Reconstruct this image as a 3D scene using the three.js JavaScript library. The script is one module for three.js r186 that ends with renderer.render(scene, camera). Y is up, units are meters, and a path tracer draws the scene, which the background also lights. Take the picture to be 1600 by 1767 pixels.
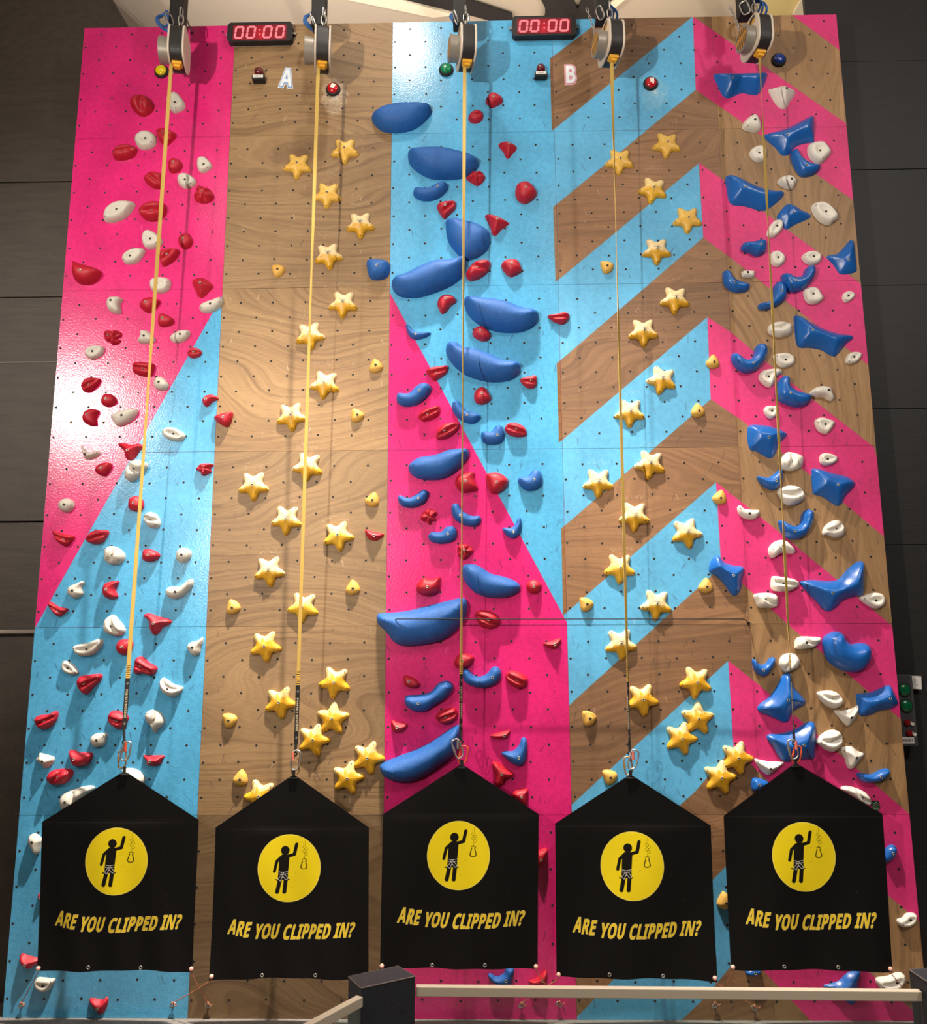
import * as THREE from 'three';
import { mergeGeometries } from 'three/addons/utils/BufferGeometryUtils.js';
import { RoundedBoxGeometry } from 'three/addons/geometries/RoundedBoxGeometry.js';
import { RectAreaLightUniformsLib } from 'three/addons/lights/RectAreaLightUniformsLib.js';
import { FontLoader } from 'three/addons/loaders/FontLoader.js';
import { TextGeometry } from 'three/addons/geometries/TextGeometry.js';
import { createNoise2D } from 'simplex-noise';

// ---------- camera, lamps, exposure ----------
const scene = new THREE.Scene();
scene.background = new THREE.Color(0x0b0a0a);
const FOCAL = 1459.91;                       // in pixels of the 1600 x 1767 frame
const camera = new THREE.PerspectiveCamera(2 * Math.atan(883.5 / FOCAL) * 180 / Math.PI, 1600 / 1767, 0.05, 60);
camera.position.set(0, 2.2019, 5.7479);
camera.rotation.set(0.1745, 0.0189, -0.0044, 'YXZ');
camera.updateMatrixWorld(true);
const renderer = new THREE.WebGLRenderer({ antialias: true });
renderer.toneMapping = THREE.LinearToneMapping;
renderer.toneMappingExposure = 0.84;
renderer.shadowMap.enabled = true;
RectAreaLightUniformsLib.init();

const ROOM = { x0: -7, x1: 7, z0: -2.3, z1: 11, h: 8.9 };
const FLOODS = [   // x, y, z, target, candela, angle, penumbra, colour, radius, label
  { p: [-3.0, 3.7, 6.3], t: [1.25, 7.0, 0], cd: 156, a: 1.02, pen: 1.0, c: 0xfff3e4, r: 4, label: 'black floodlight at mid height on the left of the hall' },
  { p: [-5.85, 5.85, 6.1], t: [-2.7, 3.9, 0], cd: 105, a: 0.42, pen: 1.0, c: 0xfff3e4, r: 9, label: 'black floodlight high on the left side of the hall' },
  { p: [-0.45, 8.5, 1.6], t: [-2.25, 0, 0.52], cd: 640, a: 0.3, pen: 1.0, c: 0xfff1e2, r: 3, label: 'black spotlight above the wall centre, turned to the lower left' },
  { p: [-0.2, 8.5, 1.6], t: [0.1, 0, 0.3], cd: 235, a: 0.36, pen: 1.0, c: 0xfff1e2, r: 3, label: 'added black spotlight above the wall centre, filling the low middle' },  // extra head added to brighten the lower middle of the wall
  { p: [0.05, 8.5, 1.6], t: [2.0, 0, 0.45], cd: 370, a: 0.32, pen: 1.0, c: 0xfff1e2, r: 3, label: 'black spotlight above the wall centre, turned to the lower right' },
  { p: [-0.7, 8.25, 1.75], t: [-0.3, 6.2, 0], cd: 13, a: 0.9, pen: 0.7, c: 0xfff6ea, r: 5, label: 'small black spotlight close under the ceiling over the middle lane' },
  { p: [4.6, 7.9, 6.2], t: [1.6, 3.4, 0], cd: 66, a: 0.95, pen: 0.6, c: 0xfff6ee, r: 14, label: 'added unseen floodlight high on the right, evening out the light' },  // added lamp, evens out the light on the right
];
const FILL_PANELS = [[-2.6, 6.6], [2.6, 6.6]];    // added fill lights, unseen behind the camera
const FILL_I = 8, UPLIGHT_I = 54;

// ---------- helpers ----------
let seed = 20240611;
const rnd = () => { seed = (seed * 1664525 + 1013904223) >>> 0; return seed / 4294967296; };
const rr = (a, b) => a + (b - a) * rnd();
const n2 = createNoise2D(rnd);
const fbm = (x, y, o = 4) => { let s = 0, a = 0.5; for (let i = 0; i < o; i++) { s += a * n2(x, y); x = x * 2.03 + 7.1; y = y * 2.03 - 3.7; a *= 0.5; } return s; };
const V3 = (x, y, z) => new THREE.Vector3(x, y, z);
// where the line of sight through a photo pixel meets the plane z = const / y = const
function sight(px, py) { return V3((px - 800) / FOCAL, -(py - 883.5) / FOCAL, -1).applyMatrix4(new THREE.Matrix4().extractRotation(camera.matrixWorld)); }
function atZ(px, py, z = 0) { const d = sight(px, py), t = (z - camera.position.z) / d.z; return d.multiplyScalar(t).add(camera.position); }
function atY(px, py, y) { const d = sight(px, py), t = (y - camera.position.y) / d.y; return d.multiplyScalar(t).add(camera.position); }

const names = {};
function numbered(n) { const k = names[n] = (names[n] ?? -1) + 1; return k ? `${n}_${String(k).padStart(3, '0')}` : n; }
function sh(m) { m.castShadow = m.receiveShadow = true; return m; }
function thing(name, label, category, pos = [0, 0, 0], group) {
  const o = new THREE.Group(); o.name = numbered(name); o.position.set(...pos); o.userData = { label, category };
  if (group) o.userData.group = group;
  scene.add(o); return o;
}
function part(name, geo, m, parent, pos) { const o = sh(new THREE.Mesh(geo, m)); o.name = name; if (pos) o.position.set(...pos); parent.add(o); return o; }
function single(name, geo, m, label, category, pos, group) {
  const o = sh(new THREE.Mesh(geo, m)); o.name = numbered(name); if (pos) o.position.set(...pos); o.userData = { label, category };
  if (group) o.userData.group = group;
  scene.add(o); return o;
}
function struct(name, geo, m, label, pos) { const o = sh(new THREE.Mesh(geo, m)); o.name = name; if (pos) o.position.set(...pos); o.userData = { label, category: 'structure', kind: 'structure' }; scene.add(o); return o; }
function structGroup(name, label) { const o = new THREE.Group(); o.name = name; o.userData = { label, category: 'structure', kind: 'structure' }; scene.add(o); return o; }
const box = (w, h, d, x = 0, y = 0, z = 0) => new THREE.BoxGeometry(w, h, d).translate(x, y, z);
const rbox = (w, h, d, r = 0.004, x = 0, y = 0, z = 0) => new RoundedBoxGeometry(w, h, d, 2, r).translate(x, y, z);
const cyl = (r0, r1, h, n = 20) => new THREE.CylinderGeometry(r0, r1, h, n);
const tube = (pts, r, n = 40, rs = 8, closed = false) => new THREE.TubeGeometry(new THREE.CatmullRomCurve3(pts, closed), n, r, rs, closed);
const merge = (a) => mergeGeometries(a.map((g) => { const k = g.index ? g.toNonIndexed() : g; for (const n of Object.keys(k.attributes)) if (!['position', 'normal', 'uv'].includes(n)) k.deleteAttribute(n); return k; }));
const mat = (color, roughness = 0.6, o = {}) => new THREE.MeshStandardMaterial({ color, roughness, ...o });
function canvasTex(w, h, draw, srgb = true) {
  const c = document.createElement('canvas'); c.width = w; c.height = h; draw(c.getContext('2d'), w, h);
  const t = new THREE.CanvasTexture(c); if (srgb) t.colorSpace = THREE.SRGBColorSpace; t.wrapS = t.wrapT = THREE.RepeatWrapping; return t;
}
function noiseTex(size, f) {   // grey data texture from f(u, v) in 0..1
  const d = new Uint8Array(size * size * 4);
  for (let j = 0; j < size; j++) for (let i = 0; i < size; i++) { const v = Math.max(0, Math.min(255, f(i / size, j / size) * 255)); const k = 4 * (j * size + i); d[k] = d[k + 1] = d[k + 2] = v; d[k + 3] = 255; }
  const t = new THREE.DataTexture(d, size, size); t.magFilter = THREE.LinearFilter; t.wrapS = t.wrapT = THREE.RepeatWrapping; t.needsUpdate = true; return t;
}
const inPoly = (x, y, P) => { let r = false; for (let i = 0, j = P.length - 1; i < P.length; j = i++) { const [a, b] = P[i], [c, d] = P[j]; if ((b > y) !== (d > y) && x < (c - a) * (y - b) / (d - b) + a) r = !r; } return r; };
const ORD1 = ['zeroth', 'first', 'second', 'third', 'fourth', 'fifth', 'sixth', 'seventh', 'eighth', 'ninth', 'tenth', 'eleventh', 'twelfth', 'thirteenth', 'fourteenth', 'fifteenth', 'sixteenth', 'seventeenth', 'eighteenth', 'nineteenth'];
const TENS = [0, 0, 'twenty', 'thirty', 'forty', 'fifty', 'sixty'];
const ordinal = (n) => n < 20 ? ORD1[n] : n % 10 ? `${TENS[n / 10 | 0]}-${ORD1[n % 10]}` : TENS[n / 10 | 0].replace(/y$/, 'ieth');
const LANE = ['', 'leftmost lane', 'second lane from left', 'middle lane', 'fourth lane from left', 'rightmost lane'];

// ---------- the climbing wall ----------
const COLS = [-3.031, -1.856, -0.636, 0.584, 1.804, 2.751];
const ROWS = [7.046, 6.099, 4.879, 3.659, 2.439, 1.219, 0.0];
// painted areas, as they run over the panels
const zx = (y) => 1196 + (y - 33) * 0.0545, cx = (y) => 949 + (y - 100) * 0.0262;      // apex line of the chevrons, left end of the stripes
const PINK = [[[120, 20], [407, 20], [388, 510], [61, 1082], [30, 1090]], [[640, 430], [683, 505], [973, 1074], [994, 1790], [640, 1790]],
  [[1196, 28], [1460, 213], [1500, 360], [1471, 344], [1201, 155]], [[1207, 281], [1254, 315], [1330, 375], [1485, 489], [1520, 640], [1495, 627], [1360, 522], [1257, 442], [1214, 410]],
  [[1221, 547], [1260, 572], [1337, 637], [1424, 706], [1509, 772], [1550, 940], [1525, 925], [1405, 825], [1282, 727], [1227, 689]],
  [[1236, 832], [1310, 890], [1440, 997], [1540, 1080], [1600, 1280], [1555, 1241], [1462, 1162], [1365, 1082], [1245, 975]],
  [[1257, 1140], [1304, 1177], [1415, 1272], [1570, 1405], [1650, 1645], [1587, 1590], [1532, 1544], [1302, 1325], [1266, 1288]],
  [[1273, 1475], [1504, 1681], [1580, 1748], [1610, 1775], [1412, 1775], [1322, 1680], [1284, 1640]],
  [[1351, 14], [1400, 50], [1450, 87], [1480, 60], [1460, 0]]];
const BLUE = [[[61, 1082], [388, 510], [346, 1412], [320, 1790], [-20, 1790], [20, 1200]],
  [[683, 20], [1045, 20], [1035, 36], [949.5, 101], [952.5, 226], [1196, 28], [1201, 155], [955, 357], [959, 487], [1206, 282], [1214, 410], [961, 627], [965, 764], [1221, 547], [1227, 689], [969, 912], [972, 1062], [1236, 832], [1245, 978], [992, 1208], [975, 1224], [973, 1074], [683, 505]],
  [[992, 1384], [1050, 1330], [1257, 1140], [1267, 1288], [1200, 1366], [1177, 1387], [985, 1575], [985, 1390]],
  [[994, 1757], [1059, 1690], [1273, 1475], [1284, 1640], [1217, 1722], [1177, 1760], [1160, 1790], [960, 1790]]];
const toWall = (P) => P.map(([x, y]) => { const p = atZ(x, y); return [p.x, p.y]; });
const PINKW = PINK.map(toWall), BLUEW = BLUE.map(toWall);
PINKW[0][1][0] = COLS[1]; PINKW[0][2][0] = COLS[1]; BLUEW[0][1][0] = COLS[1]; BLUEW[0][2][0] = COLS[1]; BLUEW[0][3][0] = COLS[1];
PINKW[1][0] = [COLS[2], PINKW[1][1][1] ]; PINKW[1][1][0] = COLS[2]; PINKW[1][4][0] = COLS[2]; BLUEW[1][0][0] = COLS[2]; BLUEW[1][BLUEW[1].length - 1][0] = COLS[2];
PINKW[1][2][0] = COLS[3]; PINKW[1][3][0] = COLS[3]; BLUEW[1][BLUEW[1].length - 2][0] = COLS[3];
const paintAt = (x, y) => PINKW.some((P) => inPoly(x, y, P)) ? 'pink paint' : BLUEW.some((P) => inPoly(x, y, P)) ? 'blue paint' : 'bare wood';
const WOODS = [null, null, [[156, 125, 84], [97, 70, 42], 1], null, [[142, 104, 69], [92, 63, 39], 1], [[166, 129, 86], [108, 78, 47], 0]];
WOODS[1] = WOODS[2]; WOODS[3] = WOODS[4];
function woodTone(lane, x, y, k) {   // plain-sawn veneer: bent growth rings plus fine pores
  const [hi, lo, horizontal] = WOODS[lane];
  let u = horizontal ? x : y, v = horizontal ? y : x;
  u += k * 13.7; v += k * 5.3;
  const bend = n2(u * 0.3, v * 0.75) * 0.3 + n2(u * 0.9 + 5, v * 2.2) * 0.035 + n2(u * 4.2, v * 6) * 0.004;
  const q = (v * 0.8 + bend) * (horizontal ? 13 : 10), w = q + 1.1 * n2(q * 0.35, k) + 0.5 * n2(q * 1.1, u * 0.4);
  const ring = Math.pow(w - Math.floor(w), 2.2), streak = Math.max(0, n2(u * 0.5, q * 2.3)) ;
  const fine = n2(u * 9, v * 170) * 0.3 + n2(u * 3, q * 9) * 0.3;
  const t = Math.max(0, Math.min(1, 0.22 + ring * 0.27 + streak * 0.3 + fine * 0.36 - n2(u * 0.7, v * 1.4) * 0.14));
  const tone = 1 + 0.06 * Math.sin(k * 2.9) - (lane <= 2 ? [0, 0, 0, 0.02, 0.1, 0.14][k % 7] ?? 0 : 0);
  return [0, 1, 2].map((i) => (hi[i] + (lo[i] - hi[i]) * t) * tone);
}
const PIX = 512;
function panelTexture(lane, row) {
  const x0 = COLS[lane - 1], x1 = COLS[lane], y1 = ROWS[row], y0 = ROWS[row + 1], W = PIX, H = Math.round(PIX * (y1 - y0) / 1.22), k = lane * 7 + row;
  const toP = ([x, y]) => [(x - x0) / (x1 - x0) * W, (y1 - y) / (y1 - y0) * H];
  return canvasTex(W, H, (g) => {
    g.fillStyle = '#000'; g.fillRect(0, 0, W, H);
    for (const [set, col] of [[BLUEW, '#0f0'], [PINKW, '#f00']]) for (const P of set) { g.fillStyle = col; g.beginPath(); P.forEach((p, i) => g[i ? 'lineTo' : 'moveTo'](...toP(p))); g.fill(); }
    const im = g.getImageData(0, 0, W, H), d = im.data;
    for (let j = 0; j < H; j++) for (let i = 0; i < W; i++) {
      const q = 4 * (j * W + i), x = x0 + (x1 - x0) * (i + 0.5) / W, y = y1 - (y1 - y0) * (j + 0.5) / H;
      const pk = d[q] / 255, bl = Math.min(1 - pk, d[q + 1] / 255), wd = 1 - pk - bl;
      const mot = 1 + 0.05 * n2(x * 2.1 + 9, y * 2.1) + 0.045 * n2(x * 70, y * 70) + 0.03 * n2(x * 17, y * 17);
      let r = (205 * pk + 80 * bl) * mot, gg = (38 * pk + 160 * bl) * mot, b = (110 * pk + 202 * bl) * mot;
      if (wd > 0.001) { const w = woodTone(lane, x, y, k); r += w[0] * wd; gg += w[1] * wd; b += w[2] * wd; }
      d[q] = r; d[q + 1] = gg; d[q + 2] = b;
    }
    g.putImageData(im, 0, 0);
    // rubber scuffs from shoes, on the climbed lines and thicker where feet land
    g.lineCap = 'round';
    const many = [12, 22, 50, 90, 100, 40][row] * (lane === 2 ? 0.4 : 1);
    for (let s = 0; s < many; s++) {
      const x = rr(0, W), y = rr(0, H), l = rr(4, 26), a = Math.PI / 2 + rr(-0.7, 0.7);
      g.strokeStyle = `rgba(${lane === 1 ? '40,30,60' : '35,22,40'},${rr(0.08, 0.4)})`; g.lineWidth = rr(0.8, 3.2);
      g.beginPath(); g.moveTo(x, y); g.quadraticCurveTo(x + Math.cos(a) * l / 2 + rr(-1.5, 1.5), y + Math.sin(a) * l / 2, x + Math.cos(a) * l, y + Math.sin(a) * l); g.stroke();
    }
    // chalk finger streaks
    const chalk = lane === 2 || lane === 4 ? [16, 30, 22, 12, 10, 5][row] : [5, 5, 4, 4, 4, 3][row];
    for (let s = 0; s < chalk; s++) {
      const x = rr(0, W), y = rr(0, H), l = rr(3, 20);
      g.strokeStyle = `rgba(235,226,212,${rr(0.08, 0.4)})`; g.lineWidth = rr(0.8, 2.6);
      g.beginPath(); g.moveTo(x, y); g.lineTo(x + rr(-6, 6), y + l); g.stroke();
    }
    if (row === 0 && (lane === 2 || lane === 4)) {   // chalk slapped round the finish buttons
      const c = atZ(lane === 2 ? 577 : 1130, lane === 2 ? 165 : 158), [X, Y] = toP([c.x, c.y]);
      for (let s = 0; s < (lane === 2 ? 9000 : 4500); s++) { const a = rr(0, 6.3), q = Math.pow(rnd(), 0.75) * (54 + 14 * n2(a, lane)); g.fillStyle = `rgba(222,216,208,${rr(0.03, 0.14)})`; g.fillRect(X + Math.cos(a) * q * 0.8, Y + Math.sin(a) * q * 1.15, rr(1, 3), rr(1, 3)); }
    }
    if (lane === 2 || lane === 4) for (const [sx, sy] of STARS) { if ((sx < 700) !== (lane === 2) || sy > 1000) continue; const c = atZ(sx, sy - 32), [X, Y] = toP([c.x, c.y]); for (let s = 0; s < 60; s++) { g.fillStyle = `rgba(232,224,210,${rr(0.04, 0.3)})`; g.fillRect(X + rr(-32, 32), Y + rr(-20, 16) * rnd(), rr(1, 3.5), rr(1, 3)); } }
  });
}
// ---------- climbing holds: outlines as read off the photo, four units to a pixel from the corner given ----------
const STARS = [   // bolt x, bolt y, turn in degrees (0 = one arm straight down), look
  [594, 254, 0, 1], [512, 280, -4, 1], [564, 331, -4, 1], [621, 382.5, 2, 0], [565.5, 436.5, 7, 0], [591, 520, -3, 0], [533, 575, 8, 0], [559, 660, -8, 0], [500.5, 715.5, 6, 0], [529, 803, -8, 0], [435, 836, 2, 0], [492.5, 895, -3, 0], [582, 923, 10, 2], [462.5, 984, 6, 0], [521, 1047, -6, 2], [455.5, 1115, 7, 3], [576, 1177.5, -8, 3], [481, 1212.5, 9, 3], [572.5, 1241, 31, 3], [539.5, 1277.5, 16, 3], [634, 1309, 14, 3], [599, 1344, 22, 3], [446, 1375, -12, 3],
  [1153, 244, -5, 1], [1071, 272.5, -4, 1], [1129, 322.5, -12, 2], [1189, 374, -2, 1], [1135.5, 428, -1, 0], [1167.5, 513, -5, 0], [1112.5, 569, 0, 0], [1144.5, 652.5, -14, 0], [1089, 709, -3, 0], [1124, 799, -10, 0], [1034, 830.5, -2, 0], [1097, 889, -3, 0], [1188, 918, 10, 0], [1071.5, 979.5, -2, 2], [1135, 1042.5, -6, 0], [1073, 1111, 4, 0], [1111, 1207.5, 6, 3], [1204, 1177.5, -8, 3], [1207, 1241, 31, 3], [1178, 1275, 16, 3], [1275.5, 1309, 14, 3], [1246, 1343, 22, 3]];
const NUBS = [[480, 466, 0], [649, 632, 0.4], [616, 717, 0.2], [643, 863, 0.7], [609, 1015, 0.5], [402, 1048, 0.3], [396, 1243, 0], [415, 1344, 0.6], [1048, 460, 0], [1231, 625, 0.6], [1205, 709, 0.5], [1243, 859, 0.7], [1219, 1012, 0.6], [1012, 1043, 0.1], [1017, 1240, 0.1], [1053, 1341, 0], [1251, 1556, 0.5]];
const RED = `0 0
g 895,720 910,680 960,655 1020,665 1055,710 1050,750 1010,785 970,790 935,770
k 1080,900 1130,885 1200,910 1212,935 1170,980 1140,1000 1100,970 1080,925
k 775,1060 800,1020 850,1000 910,1003 942,1025 925,1065 880,1090 800,1097
d 1165,1110 1200,1090 1240,1105 1258,1140 1230,1180 1180,1188 1160,1160
k 992,1238 1020,1195 1060,1185 1125,1200 1130,1220 1115,1280 1090,1297 1050,1290
f 1340,1340 1355,1295 1395,1280 1440,1300 1472,1335 1465,1370 1420,1395 1370,1390 1342,1375
0 350
k 955,60 985,20 1050,-10 1130,0 1145,50 1110,100 1060,118 1000,110
d 1228,250 1250,220 1300,210 1328,260 1310,300 1275,315 1240,295
k 1095,355 1125,325 1180,313 1235,325 1210,380 1150,425 1115,428
d 497,415 520,403 560,420 640,440 695,470 680,510 640,545 580,557 530,545 500,500
t 1320,535 1360,510 1410,515 1468,565 1440,605 1400,645 1370,645 1345,600
d 963,705 985,665 1040,650 1100,670 1090,705 1050,745 1010,752 975,730
d 1090,800 1100,770 1140,765 1195,800 1190,835 1140,852 1095,845
f 715,920 730,885 790,878 832,890 833,920 800,935 830,945 810,970 770,975 755,960 730,950
k 1292,1040 1315,1005 1360,1000 1393,1030 1370,1060 1320,1070
k 915,1135 930,1097 1010,1100 1060,1110 1055,1160 1040,1190 985,1195 920,1170
k 560,1260 590,1215 640,1205 690,1215 670,1260 620,1300 575,1300
d 698,1350 720,1318 770,1320 802,1360 780,1395 730,1405 700,1385
d 1395,1360 1420,1330 1470,1322 1507,1350 1470,1370 1430,1405 1405,1395
0 700
d 568,75 590,35 640,20 680,35 660,80 660,130 620,135 575,110
d 1475,85 1505,60 1590,40 1605,60 1590,120 1560,145 1510,120
t 812,255 850,255 900,265 960,258 993,285 960,305 925,360 890,375 860,355 850,310 815,275
d 655,435 680,405 735,390 768,400 760,440 725,480 690,480 660,460
f 1350,440 1375,405 1420,395 1472,405 1450,435 1460,455 1410,482 1385,475 1380,455
d 882,690 890,645 930,620 975,640 990,685 975,720 930,730 890,715
k 362,870 385,865 440,885 505,895 505,920 465,965 420,960 375,915
k 590,925 620,875 670,857 742,860 735,905 690,950 630,953
d 980,1030 990,995 1035,988 1100,1022 1085,1060 1030,1078 985,1065
d 705,1270 725,1225 780,1210 818,1215 795,1270 810,1320 760,1335 715,1315
k 332,1365 350,1353 400,1385 465,1400 455,1425 410,1455 380,1445 340,1395
0 1050
t 987,40 1030,32 1090,55 1145,65 1180,85 1165,110 1120,130 1085,175 1050,180 1025,140 1020,90 990,60
d 797,270 815,225 860,210 912,225 905,290 860,322 815,310
k 925,380 940,340 980,333 1030,375 1080,405 1070,440 1040,462 980,450 925,450
k 527,520 545,470 600,458 690,452 693,490 640,545 590,595 550,570
k 235,775 260,740 330,730 375,708 395,725 380,780 330,825 270,830
k 742,745 770,707 830,712 880,745 870,790 830,832 780,820 745,785
d 475,990 500,978 550,995 620,995 635,1015 610,1070 560,1090 500,1080
t 982,1015 1050,1015 1128,1015 1120,1045 1095,1085 1015,1085 1000,1050
g 320,1170 345,1125 400,1110 450,1105 490,1115 495,1150 450,1205 380,1220 335,1205
0 1400
d 262,580 280,560 310,570 320,600 290,620 265,605
t 127,1015 145,985 190,1000 250,1015 270,1040 230,1070 190,1095 150,1075 128,1045
t 610,1300 650,1295 700,1305 735,1285 742,1320 720,1380 690,1408 660,1390 625,1345
400 0
k 1415,1420 1450,1395 1530,1385 1548,1400 1540,1440 1500,1480 1470,1505 1440,1475
400 350
d 1418,690 1435,650 1480,632 1530,645 1550,680 1510,710 1480,750 1450,760 1430,730
k 1340,1160 1370,1135 1440,1125 1490,1122 1485,1170 1450,1200 1400,1225 1370,1200
400 700
t 918,853 980,868 1050,885 1030,915 990,932 940,915
k 1285,75 1310,35 1370,10 1430,0 1435,50 1400,85 1330,107 1300,95
k 1408,205 1430,150 1480,118 1560,115 1568,150 1530,195 1480,225 1425,230
f 1303,765 1330,725 1380,713 1415,735 1405,770 1415,790 1380,800 1370,825 1345,805 1310,790
d 1270,1260 1290,1210 1330,1185 1380,1195 1435,1180 1440,1220 1435,1270 1400,1305 1340,1315 1290,1295
400 1050
d 1185,490 1190,462 1240,470 1280,495 1300,530 1270,550 1220,545 1190,525
k 1405,745 1440,705 1520,685 1550,695 1558,745 1520,790 1460,800 1420,775
t 1100,775 1150,785 1215,800 1200,840 1160,860 1110,845
800 0
d 152,690 175,650 215,640 265,670 270,700 230,725 195,735 165,715
g 32,805 60,770 105,760 135,785 130,820 95,845 50,838
t 242,990 260,975 310,968 365,1000 365,1025 335,1060 318,1082 295,1080 275,1040 250,1010
f 18,1225 45,1195 80,1180 100,1175 145,1200 148,1230 120,1265 90,1275 40,1245
d 358,1310 370,1270 420,1250 465,1265 508,1320 490,1360 440,1395 390,1385 362,1350
800 350
t 148,78 185,72 240,85 315,130 300,150 260,180 230,215 200,210 185,160 165,120
g 15,490 40,440 80,405 140,392 185,405 185,440 150,490 100,520 40,530
d 260,430 285,395 340,385 380,400 405,455 390,480 330,505 290,480
k 582,775 640,765 700,752 735,780 700,832 640,825 600,800
d 62,890 85,858 130,850 175,885 190,920 160,950 110,945 70,920
k 393,1215 430,1200 500,1190 508,1240 490,1275 440,1275 400,1240
d 72,1320 90,1285 130,1268 165,1290 192,1345 170,1375 120,1390 80,1370
800 700
k 285,155 310,120 360,115 420,145 440,190 420,210 360,212 310,195
d -60,520 -45,485 0,462 70,455 75,500 100,575 60,590 10,598 -30,585 -55,550
d 152,480 180,462 230,458 280,480 312,520 290,570 240,605 190,600 165,550
f -45,985 -30,955 10,952 50,970 68,1005 45,1035 10,1060 -20,1055 -40,1025
d 433,1245 450,1210 490,1200 525,1215 540,1245 520,1285 490,1298 450,1285
800 1050
k 80,40 100,15 150,10 220,35 252,85 230,125 180,140 120,125 95,85
t 550,240 600,225 670,203 675,235 650,275 610,280 570,262
d -65,375 -50,330 -10,305 50,320 72,345 55,385 30,408 -20,420 -55,400
k 290,480 305,435 350,428 410,450 445,490 430,535 380,557 320,525
t 182,880 230,860 318,840 315,880 290,905 240,905 205,895
d 200,1065 230,1060 270,1085 320,1120 348,1140 330,1165 280,1180 270,1215 220,1215 215,1150 200,1100
d 335,1285 360,1255 440,1245 445,1290 430,1360 390,1350 350,1310
800 1400
d 500,290 525,270 560,255 583,270 575,330 550,380 525,385 495,360
d 450,1175 500,1155 560,1105 578,1120 575,1170 540,1195 490,1195`;
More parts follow.
